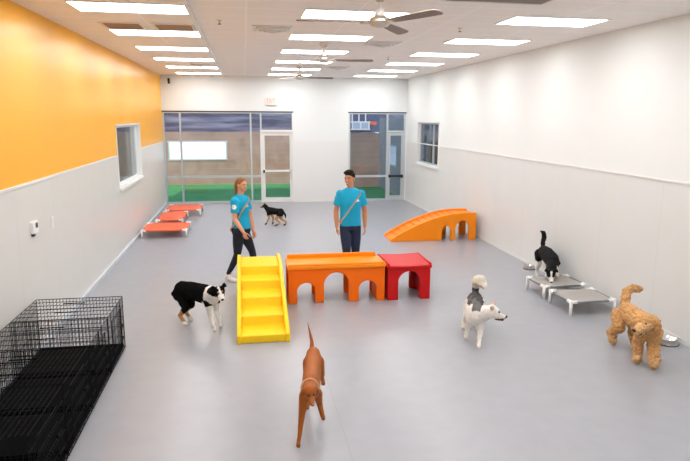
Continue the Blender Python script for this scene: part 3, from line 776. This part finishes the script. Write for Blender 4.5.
def person(label, loc, J, k, skin, hairfn, shirt_rings, legs_mat, shoe_mat, brow, leash, logos, fem=False):
    t = thing('person', label, 'person', loc)
    P, R = head_frame(*J['head'])
    bm = bmesh.new()
    head_forms(bm, P, R, k)
    neck = V(J['neck']); hc = V(J['head'][0])
    chain(bm, [neck-V((0,0,.06)), neck, P(-.02*k,0,-.05*k)], [.062*k,.052*k,.052*k])
    for (c, rx, ry) in []: pass
    ringloft(bm, [(c, rx-.022, ry-.022) for c, rx, ry in shirt_rings])
    pel = V(J['pelvis']); ball(bm, pel, (.125,.09,.10), None, 3)
    for sd in ('L', 'R'):
        sh, el, wr = J['arm'+sd][:3]
        chain(bm, [sh, lerp(sh,el,.4), el, lerp(el,wr,.3), wr], [.042*k,.045*k,.040*k,.042*k,.028*k])
        hd, pn, th = J['hand'+sd]; hand(bm, wr, hd, pn, th, k*.95, J.get('curl', .45))
        hp, kn, an, toe = J['leg'+sd]
        chain(bm, [hp, kn, an], [.066*k,.044*k,.034*k])
        ft = V(toe)-V(an); ft.z = 0; ft.normalize()
        chain(bm, [V(an)+V((0,0,-.03)), V(toe)-ft*.02], [.034*k,.024*k])
    body = sculpt('body', bm, .0062, M['skin'], t, 3, lambda p: skin)
    face_parts(t, P, R, k, True, brow)
    # shirt
    bm = bmesh.new(); ringloft(bm, shirt_rings, 32)
    for sd in ('L', 'R'):
        sh, el, wr = J['arm'+sd][:3]
        bar(bm, lerp(sh, (0,0,V(sh).z), .25)+V((0,0,-.005)), lerp(sh, el, .22), .066*k, 20, .066*k); bar(bm, lerp(sh,el,.18), lerp(sh,el,.66), .064*k, 20, .066*k)
        ball(bm, V(sh)+V((0,0,-.004)), .064*k)
    shirt = sculpt('t_shirt', bm, .009, M['shirt'], t, 5)
    bm = bmesh.new(); n = 24
    # hair
    hairfn(t, P, R, k)
    # trousers
    bm = bmesh.new()
    c = pel; hz = V(shirt_rings[0][0]).z
    ringloft(bm, [((c.x,c.y,c.z-.09),.14*k,.105*k), ((c.x,c.y,c.z),.165*k if not fem else .16,.115*k), ((c.x,c.y,c.z+.10),.15*k if not fem else .13,.105*k)])
    for sd in ('L', 'R'):
        hp, kn, an, toe = J['leg'+sd]; q = (.092,.070,.062,.064) if not fem else (.100,.062,.056,.042)
        hp2 = V(hp)
        chain(bm, [hp2, lerp(hp2,kn,.5), kn, lerp(kn,an,.35), V(an)+V((0,0,.03))], [q[0]*k,(q[0]*.62+q[1]*.45)*k,q[1]*k,q[2]*k,q[3]*k], n=18)
    sculpt('trousers', bm, .010, M[legs_mat], t, 4)
    for sd in ('L', 'R'):
        hp, kn, an, toe = J['leg'+sd]; ft = V(toe)-V(an); ft.z = 0; ft.normalize()
        a = V(an); tz = V(toe)
        bm = bmesh.new()
        heel = V((a.x,a.y,tz.z if J.get('flat',True) else a.z-.06))-ft*.045
        chain(bm, [V((heel.x,heel.y,max(.04,a.z-.05))), lerp(heel, tz, .5)+V((0,0,.035)), tz+V((0,0,.03))], [.040*k,.042*k,.032*k], n=14)
        ball(bm, a-V((0,0,.02)), .046*k)
        sculpt('shoe', bm, .008, M[shoe_mat], t, 3)
    bv = bvh_of(shirt)
    for nm, o, u, d, shp, m in logos: decal(nm, bv, o, u, (0,0,1), d, shp, M[m], shirt)
    # leash worn across the body
    lt = thing('leash', leash['label'], 'leash', loc)
    bm = bmesh.new(); zc, kk = leash['z'], leash['k']; N = 60; pts = []
    rings = shirt_rings
    def rad(z):
        for (c0, a0, b0), (c1, a1, b1) in zip(rings, rings[1:]):
            if c0[2] <= z <= c1[2]:
                q = (z-c0[2])/(c1[2]-c0[2]); return (a0+(a1-a0)*q, b0+(b1-b0)*q, c0[0]+(c1[0]-c0[0])*q, c0[1]+(c1[1]-c0[1])*q)
        r_ = rings[0] if z < rings[0][0][2] else rings[-1]; return (r_[1], r_[2], r_[0][0], r_[0][1])
    for i in range(N):
        a = 2*PI*i/N; z = zc+kk*math.cos(a); rx, ry, cx, cy = rad(z)
        pts.append((V((cx+(rx+.012)*math.cos(a)*leash['sx'], cy+(ry+.012)*math.sin(a), z)), V((math.cos(a)*leash['sx'], math.sin(a), 0))))
    prev = None; first_ = None
    for i in range(N):
        p, nrm = pts[i]; tg = (pts[(i+1)%N][0]-pts[i-1][0]).normalized(); sd_ = tg.cross(nrm).normalized(); hw_ = .011
        q = [bm.verts.new(p+sd_*hw_+nrm*.003), bm.verts.new(p-sd_*hw_+nrm*.003), bm.verts.new(p-sd_*hw_-nrm*.003), bm.verts.new(p+sd_*hw_-nrm*.003)]
        if prev:
            for j in range(4): bm.faces.new((prev[j], prev[(j+1)%4], q[(j+1)%4], q[j]))
        else: first_ = q
        prev = q
    for j in range(4): bm.faces.new((prev[j], prev[(j+1)%4], first_[(j+1)%4], first_[j]))
    link('strap', bm, M['strap'], lt)
    ci = leash.get('clip', N//2+3); p = pts[ci][0]
    bm = bmesh.new(); bar(bm, p+pts[ci][1]*.012, p+pts[ci][1]*.012-V((0,0,.05)), .010, 8); link('clip', bm, M['clip'], lt)
    return t

def man_hair(t, P, R, k):
    bm = bmesh.new()
    ball(bm, P(-.022*k,0,.045*k), (.080*k,.094*k,.085*k), R, 3)
    for a in (-.05,-.02,.01,.04):
        ball(bm, P(.045*k,a*k,.098*k+.006*math.sin(a*90)), (.030*k,.040*k,.026*k), R)
    ball(bm, P(.005*k,0,.118*k), (.070*k,.085*k,.036*k), R)
    ball(bm, P(.060*k,.015*k,.112*k), (.045*k,.034*k,.026*k), R)
    # keep the face free: trim everything in front and below the hairline
    geom = bm.verts[:]+bm.edges[:]+bm.faces[:]
    n = (R @ V((0,-.62,-.78))).normalized()
    bmesh.ops.recalc_face_normals(bm, faces=bm.faces)
    for v in bm.verts:
        q = (v.co-P(.060*k,0,.062*k)).dot(n)
        if q > 0: v.co -= n*q
    ob = sculpt('hair', bm, .006, M['hair_dark'], t, 2, None, lambda p: .003*noise.noise(p*60))
def woman_hair(t, P, R, k):
    bm = bmesh.new()
    ball(bm, P(-.020*k,0,.035*k), (.083*k,.096*k,.092*k), R, 3)
    n = (R @ V((0,-.80,-.60))).normalized()
    for v in bm.verts:
        q = (v.co-P(.052*k,0,.058*k)).dot(n)
        if q > 0: v.co -= n*q
    chain(bm, [P(-.08*k,0,.05*k), P(-.115*k,0,.02*k), P(-.115*k,.0,-.06*k), P(-.12*k,.0,-.14*k), P(-.15*k,0,-.20*k)], [.036*k,.044*k,.044*k,.030*k,.008*k], n=12)
    sculpt('hair', bm, .006, M['hair_brown'], t, 2, None, lambda p: .004*noise.noise(V((p.x*60,p.y*60,p.z*14))))
    bm = bmesh.new(); chain(bm, [P(-.090*k,0,.048*k), P(-.100*k,0,.040*k)], [.041*k,.041*k], n=12); link('hair_tie', bm, M['hair_dark'], t, True)

star = []
for i in range(10):
    a = PI/2+i*PI/5; r_ = .034 if i % 2 == 0 else .016; star.append((r_*math.cos(a), r_*math.sin(a)))
man_rings = [((0,0,.86),.178,.115), ((0,0,.95),.170,.118), ((0,0,1.10),.166,.118), ((0,-.005,1.24),.178,.125), ((0,0,1.34),.192,.115), ((0,0,1.395),.192,.098), ((0,0,1.432),.150,.086), ((0,.005,1.46),.095,.076), ((0,.005,1.475),.070,.068)]
man_J = dict(head=((-.02,-.02,1.615), -.62, -.05, 0.), neck=(0,0,1.47), pelvis=(0,0,.88),
    armL=((-.175,0,1.385), (-.235,.02,1.09), (-.225,-.03,.85)), armR=((.175,0,1.385), (.245,.03,1.08), (.235,-.03,.84)),
    handL=((.02,-.10,-1), (1,0,0), (0,-1,0)), handR=((-.02,-.10,-1), (-1,0,0), (0,-1,0)),
    legL=((-.085,-.0,.84), (-.075,-.10,.47), (-.06,-.12,.085), (-.085,-.26,.0)), legR=((.085,0,.84), (.09,.0,.47), (.095,.10,.085), (.12,-.04,.0)))
person('young man with dark hair in turquoise t-shirt and jeans walking behind the orange bridge', (1.655, 9.36, 0), man_J, 1.0, SK, man_hair, man_rings, 'denim', 'darkshoe', 'hair_dark',
    dict(label="tan leash worn across the dark-haired man's turquoise t-shirt", z=1.19, k=.27, sx=1, clip=35),
    [('chest_emblem', (.085,-.5,1.285), (1,0,0), (0,1,0), [star, circle2(.03,-.012,.012,8)], 'white_plastic')])
# woman, three-quarter towards the right of the view, mid-stride
wy = .95
Rw = Matrix.Rotation(wy, 3, 'Z')
def W(x, y, z): v = Rw @ V((x,y,z)); return (v.x, v.y, v.z)
wr = [((0,0,.845),.150,.115), ((0,0,.93),.140,.110), ((0,0,1.06),.128,.102), ((0,0,1.19),.145,.125), ((0,0,1.28),.160,.112), ((0,0,1.33),.140,.092), ((0,0,1.375),.080,.066), ((0,0,1.39),.062,.060)]
# arms: her right arm is the nearer one and swings across the hip, her left arm hangs on the far side
wJ = dict(head=((.030,-.01,1.535), .74, -.12, 0.), neck=(.01,0,1.39), pelvis=(-.005,0,.83),
    armL=((-.085,-.115,1.30), (-.095,-.165,1.02), (.035,-.235,.83)), armR=((.085,.11,1.30), (.145,.08,1.04), (.190,-.01,.81)),
    handL=((.35,-.15,-1), (.5,.6,0), (.8,-.5,0)), handR=((.15,-.1,-1), (-.6,-.6,0), (.6,-.6,0)),
    legL=((-.04,-.06,.79), (-.07,-.07,.44), (-.215,-.02,.10), (-.10,-.13,.0)), legR=((.03,.07,.79), (.165,.10,.45), (.225,.02,.085), (.36,-.08,.0)))
badge = circle2(0,0,.036,18)
wt = person('young woman with brown ponytail in turquoise t-shirt and dark leggings walking beside the yellow steps', (-.09, 9.42, 0), wJ, .94, (.66,.33,.21), woman_hair, wr, 'navy', 'shoe', 'hair_brown',
    dict(label="tan leash worn across the ponytailed woman's turquoise t-shirt", z=1.10, k=.25, sx=1, clip=33),
    [('chest_emblem', (.095,-.5,1.225), (1,0,0), (0,1,0), [[(-.03,-.012),(.03,-.012),(.03,.0),(-.03,.0)], circle2(0,.018,.014,10), [(-.025,-.026),(.025,-.026),(.025,-.018),(-.025,-.018)]], 'white_plastic'),
     ('sleeve_emblem', (-.095,-.5,1.215), (1,0,0), (0,1,0), [badge], 'white_plastic')], True)

# ------------------------------------------------------------ dogs
def dog(name, label, o, head, spine, legs, tail, colour, m, extra, k=1., ears='drop', fluff=0., dispf=None, muz=(.040,.026,.105), vox=.009, mouth=False, nose='nose', eye=True, neckr=(.075,.06), ear_side=None, smooth=4):
    """o: ground origin; head=(centre, facing dir, pitch, tilt); spine: [(point, half width, half height)] rump to chest; legs: list of (points, radii)"""
    O = V((o[0], o[1], 0)); L = lambda p: V(p)-O
    t = thing('dog', label, 'dog', (o[0], o[1], 0))
    bm = bmesh.new()
    samples = []     # (point, radius, tag, parameter)
    def addchain(pts, rads, tg, n=12):
        pts = [L(p) for p in pts]; chain(bm, pts, rads, n=n)
        tot = len(pts)-1
        for i in range(tot):
            for q in range(5):
                f = q/5; samples.append((pts[i].lerp(pts[i+1], f), rads[i]*(1-f)+rads[i+1]*f, tg, (i+f)/tot))
        samples.append((pts[-1], rads[-1], tg, 1.))
    # trunk: elliptical forms blended together
    sp = [(L(p), a, b) for p, a, b in spine]
    for i in range(len(sp)-1):
        (p, a, b), (q, a2, b2) = sp[i], sp[i+1]; d = (q-p)
        up = V((0,0,1)); 
        for s in range(11):
            f = s/10; c = p.lerp(q, f); ra = a*(1-f)+a2*f; rb = b*(1-f)+b2*f
            dn = d.normalized(); sd = dn.cross(up).normalized(); uu = sd.cross(dn)
            Rm = Matrix((dn, sd, uu)).transposed()
            ball(bm, c, (max(ra,rb)*.95, ra, rb), Rm, 2)
            samples.append((c, min(ra, rb), 'body', (i+f)/(len(sp)-1)))
    hc, hd, pitch = L(head[0]), V(head[1]), head[2]; roll_ = head[3] if len(head) > 3 else 0
    hd = V((hd.x, hd.y, 0)).normalized(); f = (hd*math.cos(pitch)+V((0,0,math.sin(pitch)))).normalized(); s = f.cross(V((0,0,1))).normalized(); u = s.cross(f)
    if roll_: Rr = Matrix.Rotation(roll_, 3, f); s = Rr @ s; u = Rr @ u
    R = Matrix((f, s, u)).transposed()
    P = lambda a, b, c: hc+(f*a+s*b+u*c)*k
    nk = sp[-1][0]
    addchain([nk+O, lerp(nk, hc, .55)+O, P(-.03,0,-.01)+O], [neckr[0], (neckr[0]+neckr[1])/2, neckr[1]], 'neck')
    ball(bm, P(-.005,0,.005), (.066*k,.056*k,.054*k), R, 3); samples.append((P(0,0,0), .055*k, 'head', 0))
    ball(bm, P(.02,0,-.016), (.05*k,.048*k,.040*k), R, 3)
    m0, m1, ml = muz
    bar(bm, P(.03,0,-.012), P(ml,0,-.020), m0*k, 14, m1*k, .85, s); ball(bm, P(ml,0,-.020), (m1*k,m1*k,m1*k*.85), R)
    samples.append((P(ml*.6,0,-.018), m0*.8*k, 'muzzle', 0)); samples.append((P(ml,0,-.02), m1*k, 'muzzle', 1))
    if mouth: bar(bm, P(.02,0,-.035), P(ml*.86,0,-.062), m0*.7*k, 10, m1*.6*k, .6, s)
    for sg in (-1, 1):
        if ears == 'drop':
            chain(bm, [P(-.015,sg*.048,.030), P(-.012,sg*.066,-.005), P(-.005,sg*.066,-.048), P(.0,sg*.060,-.070)], [.017*k,.022*k,.022*k,.012*k], n=10)
            for q in ((-.012,.066,-.005),(-.005,.066,-.048)): samples.append((P(q[0],sg*q[1],q[2]), .02*k, 'ear', sg))
        elif ears == 'prick':
            bar(bm, P(-.012,sg*.034,.030), P(-.012,sg*.050,.105), .028*k, 10, .005*k, .5, s)
            samples.append((P(-.012,sg*.045,.075), .018*k, 'ear', sg))
        elif ears == 'fold':
            chain(bm, [P(-.012,sg*.036,.035), P(-.016,sg*.060,.066), P(.006,sg*.076,.052)], [.022*k,.018*k,.009*k], n=10)
            samples.append((P(-.012,sg*.06,.06), .018*k, 'ear', sg))
    for i, (pts, rads) in enumerate(legs):
        addchain(pts, rads, 'leg%d' % i)
    addchain(tail[0], tail[1], 'tail')
    def info(p):
        best = None; bd = 9
        for c, r, tg, tt in samples:
            d = (p-c).length-r
            if d < bd: bd = d; best = (tg, tt)
        q = p-hc; return best[0], best[1], q.dot(f)/k, q.dot(s)/k, q.dot(u)/k
    col = lambda p: colour(p, *info(p))
    ob = sculpt('body', bm, vox, M[m], t, smooth, col, dispf)
    bvh = bvh_of(ob)
    # eyes, nose and mouth sit on the finished surface
    if eye:
        for sg in (-1, 1):
            h = bvh.ray_cast(P(.20,sg*.030,.055), (P(.02,sg*.022,.012)-P(.20,sg*.030,.055)).normalized())
            if h[0] is not None:
                bm = bmesh.new(); ball(bm, h[0], .0095*k*(.62 if m == 'curl' else 1)); link('eye', bm, M['eye'], t, True)
    h = bvh.ray_cast(P(.4,0,-.012), -f)
    if h[0] is not None:
        bm = bmesh.new(); ball(bm, h[0], (.010*k,.017*k,.013*k), R); link('nose', bm, M[nose], t, True)
    if mouth:
        bm = bmesh.new(); chain(bm, [P(.045,0,-.046), P(ml*.90,0,-.046)], [.023*k,.017*k], n=10); mo = link('mouth', bm, M['mouth'], t, True)
        bm = bmesh.new(); bar(bm, P(.05,0,-.050), P(ml*1.02,0,-.054), .017*k, 10, .013*k, .4, s); link('tongue', bm, M['tongue'], mo, True)
    for e in extra: e(t, L, P, R, bvh)
    return t
def foreleg(sh, paw, fwd, r=.03, lift=0., zE=None):
    sh, paw, fwd = V(sh), V(paw), V((fwd[0], fwd[1], 0)).normalized()
    el = lerp(sh, paw, .42)-fwd*.035; wr = lerp(sh, paw, .80)+fwd*.008
    if lift: wr = lerp(sh, paw, .72)+fwd*.07
    toe = paw+fwd*.030
    return ([sh, el, wr, paw+V((0,0,.032)), toe+V((0,0,.020))], [r*1.75, r*1.15, r*.76, r*.70, r*.82])
def hindleg(hp, paw, fwd, r=.03):
    hp, paw, fwd = V(hp), V(paw), V((fwd[0], fwd[1], 0)).normalized()
    kn = lerp(hp, paw, .42)+fwd*.075; hk = lerp(hp, paw, .70)-fwd*.055
    toe = paw+fwd*.028
    return ([hp, kn, hk, paw+V((0,0,.030)), toe+V((0,0,.020))], [r*2.15, r*1.45, r*.80, r*.70, r*.80])
nz = lambda p, s: noise.noise(p*s)
BK = (.0045,.0045,.005); WH = (.80,.78,.75); TAN = (.45,.24,.11)

# black, white and tan dog left of the steps
def c_bord(p, tg, tt, hf, hs, hu):
    n = .02*nz(p, 22)
    if tg in ('head', 'muzzle', 'ear') or (tg == 'neck' and tt > .8):
        if tg == 'ear': return BK
        if hf > .055 and hu < .012+n: return WH
        if abs(hs)+n < .010 and hu > -.01: return WH
        if hf > .02 and .012 < abs(hs) < .03 and .026 < hu < .038: return TAN
        if hu < -.035 and hf > 0: return WH
        if .02 < hf < .055 and hu < -.012: return TAN
        return BK
    if tg == 'neck': return WH if (p.z < .47+n) else BK
    if tg in ('leg0', 'leg1'): return WH if p.z < .30+n else (WH if tg == 'leg0' and p.x > .17 else BK)
    if tg in ('leg2', 'leg3'): return WH if p.z < .055+n*.5 else (TAN if p.z < .17+n*2 else BK)
    if tg == 'tail': return BK
    if tt > .86: return WH
    if tt > .72 and p.z < .36+n: return WH
    return BK
fd = V((.44,-.36,0)).normalized(); sd = V((fd.y,-fd.x,0))
dog('dog', 'black and white dog with tan markings standing left of the yellow steps', (-.60, 7.36), ((-.345,7.00,.525), (.30,-1,0), -.30, .12),
    [((-.83,7.54,.42),.105,.115), ((-.70,7.44,.43),.115,.115), ((-.55,7.30,.425),.115,.125), ((-.45,7.22,.42),.10,.125)],
    [foreleg((-.50,7.20,.36),(-.425,7.11,0),(.2,-1,0),.031), foreleg((-.40,7.28,.36),(-.365,7.25,0),(.4,-.8,0),.030),
     hindleg((-.87,7.50,.38),(-.80,7.36,0),fd,.032), hindleg((-.79,7.60,.38),(-.76,7.56,0),fd,.032)],
    ([(-.90,7.60,.42),(-.95,7.64,.34),(-.93,7.66,.26)], [.035,.035,.02]), c_bord, 'fur', [], 1.18, 'fold', neckr=(.09,.065),
    dispf=lambda p: .007*noise.noise(V((p.x*40,p.y*40,p.z*22))))

# rust coloured short-haired dog in front
def c_viz(p, tg, tt, hf, hs, hu):
    b = (.34,.090,.010); n = nz(p, 7)*.05
    if tg == 'muzzle': b = (.36,.11,.025)
    return tuple(c*(1+n) for c in b)
fd = V((-.10,-1,0)).normalized()
def collar(t, L, P, R, bvh):
    bm = bmesh.new(); a = V((.462,4.36,.505)); c = L(a); 
    ax = (P(-.03,0,-.01)-L((.475,4.46,.46))).normalized(); u = ax.orthogonal().normalized(); w = ax.cross(u); c = lerp(L((.475,4.46,.46)), P(-.03,0,-.01), .55); N = 28; rr = .068
    for i in range(N):
        a0, a1 = 2*PI*i/N, 2*PI*(i+1)/N
        bar(bm, c+(u*math.cos(a0)+w*math.sin(a0))*rr, c+(u*math.cos(a1)+w*math.sin(a1))*rr, .008, 6)
    link('collar', bm, M['collar'], t)
dog('dog', 'rust coloured short-haired dog with upright tail walking towards the viewer', (.50, 4.70), ((.445,4.235,.52), (.10,-1,0), -.55, .05),
    [((.56,5.03,.475),.070,.085), ((.54,4.90,.455),.072,.090), ((.51,4.70,.435),.080,.105), ((.48,4.50,.43),.075,.12)],
    [foreleg((.425,4.50,.36),(.362,4.36,0),fd,.0255), foreleg((.535,4.52,.36),(.59,4.60,.085),(0,-1,0),.025,1),
     hindleg((.60,5.02,.42),(.665,5.16,.13),fd,.028), hindleg((.52,5.02,.42),(.50,4.98,0),fd,.028)],
    ([(.555,5.10,.50),(.56,5.14,.56),(.545,5.17,.64),(.525,5.19,.735)], [.026,.019,.013,.006]), c_viz, 'vizfur', [collar], .86, 'drop', neckr=(.066,.052), smooth=10, nose='pinknose', muz=(.038,.027,.115), vox=.0075)

# white dog with grey saddle
def c_husk(p, tg, tt, hf, hs, hu):
    n = .03*nz(p, 18)
    G = (.085,.08,.08)
    if tg == 'ear': return (.62,.45,.36) if nz(p, 9) > -.3 else (.72,.60,.52)
    if tg == 'body' and p.z > .425+n and tt < .95: return G if nz(p, 12) < .3 else (.17,.16,.155)
    if tg == 'neck' and tt < .45 and p.z > .40+n and p.x < .10: return (.16,.15,.15)
    if tg == 'muzzle' and hf > .118: return G
    if tg == 'tail': return (.74,.68,.58) if tt > .22 else G
    return (.80,.77,.73)
fd = V((-.25,-.9,0)).normalized()
dog('dog', 'white dog with grey saddle and curled tail looking to the right', (2.65, 6.45), ((2.735,6.12,.415), (1,-.50,0), -.16),
    [((2.76,6.72,.36),.10,.12), ((2.71,6.58,.36),.12,.13), ((2.63,6.38,.35),.115,.14), ((2.59,6.28,.34),.105,.14)],
    [foreleg((2.53,6.26,.28),(2.51,6.34,.03),fd,.033), foreleg((2.66,6.24,.28),(2.585,6.12,0),fd,.033),
     hindleg((2.70,6.74,.32),(2.63,6.74,0),fd,.034), hindleg((2.82,6.72,.32),(2.80,6.70,0),fd,.034)],
    ([(2.79,6.78,.42),(2.80,6.81,.52),(2.80,6.76,.605),(2.81,6.69,.625),(2.83,6.63,.575)], [.035,.050,.066,.074,.045]), c_husk, 'fur', [], 1.24, 'fold', mouth=True, neckr=(.105,.075), muz=(.038,.021,.108),
    dispf=lambda p: .010*noise.noise(V((p.x*32,p.y*32,p.z*20))))

# black and white dog sniffing the cot
def c_bw(p, tg, tt, hf, hs, hu):
    n = .02*nz(p, 20)
    if tg == 'muzzle': return WH if hf < .118 else BK
    if tg == 'head':
        if abs(hs) < .012+n*.4 and hf > .0: return WH
        return WH if (hf > .03 and hu < -.005) else BK
    if tg == 'neck': return WH if abs(hs) > .055 and tt > .3 and hu < .0 else BK
    if tg in ('leg0', 'leg1'): return WH if p.z < .36+n else BK
    if tg == 'leg2': return WH if p.z < .30+n else BK
    if tg == 'leg3': return WH if p.z < .12+n else ((.35,.17,.08) if p.z < .24 else BK)
    return BK
fd = V((-.28,-.75,0)).normalized()
dog('dog', 'black and white dog with tail raised sniffing the grey cot by the wall', (4.66, 8.6), ((4.50,8.07,.275), (-.35,-1,0), -.65),
    [((4.76,8.80,.44),.10,.115), ((4.74,8.66,.44),.115,.115), ((4.70,8.45,.41),.12,.125), ((4.66,8.32,.385),.105,.115)],
    [foreleg((4.60,8.34,.38),(4.50,8.20,.195),fd,.026), foreleg((4.74,8.32,.38),(4.68,8.20,.195),fd,.026),
     hindleg((4.69,8.84,.42),(4.72,8.90,0),fd,.032), hindleg((4.83,8.80,.42),(4.84,8.76,0),fd,.032)],
    ([(4.78,8.88,.50),(4.80,8.93,.58),(4.83,8.95,.66),(4.81,8.95,.735),(4.76,8.95,.76)], [.035,.036,.040,.036,.014]), c_bw, 'furblack', [], 1.2, 'fold', neckr=(.10,.065), muz=(.036,.024,.115),
    dispf=lambda p: .006*noise.noise(V((p.x*40,p.y*40,p.z*24))))

# curly tan dog
def c_dood(p, tg, tt, hf, hs, hu):
    b = (.60,.335,.145); n = nz(p, 12)*.22+nz(p, 45)*.16
    if tg == 'muzzle' or (tg.startswith('leg') and p.z < .13) : b = (.64,.39,.19)
    if tg == 'head' and hf > .02 and hu < .02: b = (.64,.38,.18)
    if tg == 'ear': b = (.52,.28,.12)
    return tuple(c*(1+n) for c in b)
fd = V((-.10,-1,0)).normalized()
def dleg(pts, r): return (pts, r)
dog('dog', 'curly tan doodle-type dog with raised tail near the right wall', (4.18, 5.65), ((4.00,5.18,.545), (-1,-.16,0), -.22),
    [((4.27,5.91,.41),.095,.11), ((4.25,5.78,.40),.10,.115), ((4.21,5.56,.40),.103,.135), ((4.17,5.40,.40),.098,.14)],
    [([(4.11,5.42,.36),(4.11,5.46,.22),(4.10,5.43,.10),(4.085,5.41,.055)], [.070,.056,.054,.050]), ([(4.24,5.38,.36),(4.22,5.36,.22),(4.19,5.29,.10),(4.165,5.25,.055)], [.080,.064,.062,.054]),
     ([(4.20,5.96,.36),(4.17,5.88,.24),(4.15,6.00,.14),(4.16,5.955,.05)], [.082,.070,.050,.048]), ([(4.33,5.94,.36),(4.35,5.86,.24),(4.36,5.90,.14),(4.36,5.83,.05)], [.082,.070,.050,.048])],
    ([(4.29,5.99,.44),(4.32,6.03,.52),(4.35,6.06,.60),(4.42,6.06,.645),(4.51,6.06,.625)], [.045,.050,.050,.045,.042]), c_dood, 'curl', [], 1.48, 'drop', mouth=True, neckr=(.095,.080), muz=(.046,.034,.098), smooth=3, vox=.0085,
    dispf=lambda p: .013*noise.noise(p*34)+.008*noise.noise(p*70))

# small dark shepherd-like dog by the glass
def c_gs(p, tg, tt, hf, hs, hu):
    n = .02*nz(p, 20); T = (.50,.28,.13)
    if tg.startswith('leg'): return T if p.z < .24+n and p.z > .05 else (BK if p.z > .05 else (.05,.035,.025))
    if tg == 'muzzle': return BK if hu > -.02 else T
    if tg == 'body' and p.z < .26+n: return T
    return BK
fd = V((-.95,.35,0)).normalized()
dog('dog', 'small black and tan dog with pricked ears standing before the glass front', (.66, 14.32), ((.44,14.42,.455), (-.9,-.35,0), -.05),
    [((.82,14.26,.335),.075,.085), ((.74,14.29,.335),.08,.08), ((.62,14.34,.345),.08,.09), ((.54,14.38,.355),.075,.09)],
    [foreleg((.52,14.34,.29),(.47,14.36,0),fd,.024), foreleg((.58,14.42,.29),(.645,14.46,.0),fd,.024),
     hindleg((.80,14.20,.30),(.71,14.16,0),fd,.025), hindleg((.85,14.30,.30),(.915,14.20,0),fd,.025)],
    ([(.88,14.24,.33),(.92,14.22,.27),(.925,14.21,.19)], [.024,.024,.012]), c_gs, 'furblack', [], .88, 'prick', neckr=(.068,.052), vox=.0085)


# ------------------------------------------------------------ light, world, camera
w = bpy.data.worlds.new('World'); bpy.context.scene.world = w; w.use_nodes = True
t = w.node_tree; bg = t.nodes['Background']
sky = t.nodes.new('ShaderNodeTexSky'); sky.sky_type = 'HOSEK_WILKIE'; sky.turbidity = 3; sky.sun_direction = (.3,.5,.6)
hsv = t.nodes.new('ShaderNodeHueSaturation'); hsv.inputs['Saturation'].default_value = 1.
t.links.new(sky.outputs[0], hsv.inputs['Color']); t.links.new(hsv.outputs[0], bg.inputs['Color'])
bg.inputs['Strength'].default_value = 6.5
sl = bpy.data.lights.new('sun', 'SUN'); sl.energy = 2.0; sl.color = (1,.84,.70); sl.angle = .02
so = bpy.data.objects.new('sun', sl); C.objects.link(so); so.rotation_euler = V((.10,.74,-.78)).to_track_quat('-Z', 'Y').to_euler(); so.location = (0,10,8)
al = bpy.data.lights.new('side_room_fill', 'AREA'); al.shape = 'RECTANGLE'; al.size = 1.2; al.size_y = 4; al.energy = 160  # unseen fill added to brighten the room behind the left window
ao = bpy.data.objects.new('side_room_fill', al); C.objects.link(ao); ao.location = (-3.9, 13, 2.88)
cam = bpy.data.cameras.new('camera'); co = bpy.data.objects.new('camera', cam); C.objects.link(co)
f, pitch, yaw, roll = 595.7, .188, .166, .005
cam.sensor_width = 36; cam.lens = f/690*36; cam.clip_end = 200
co.location = (0, 0, 2.584)
co.matrix_world = Matrix.Translation((0,0,2.584)) @ Matrix.Rotation(-yaw, 4, 'Z') @ Matrix.Rotation(PI/2-pitch, 4, 'X') @ Matrix.Rotation(roll, 4, 'Z')
sc = bpy.context.scene; sc.camera = co
sc.view_settings.view_transform = 'Standard'; sc.view_settings.look = 'None'; sc.view_settings.gamma = 1
sc.view_settings.use_curve_mapping = False; sc.view_settings.exposure = .44
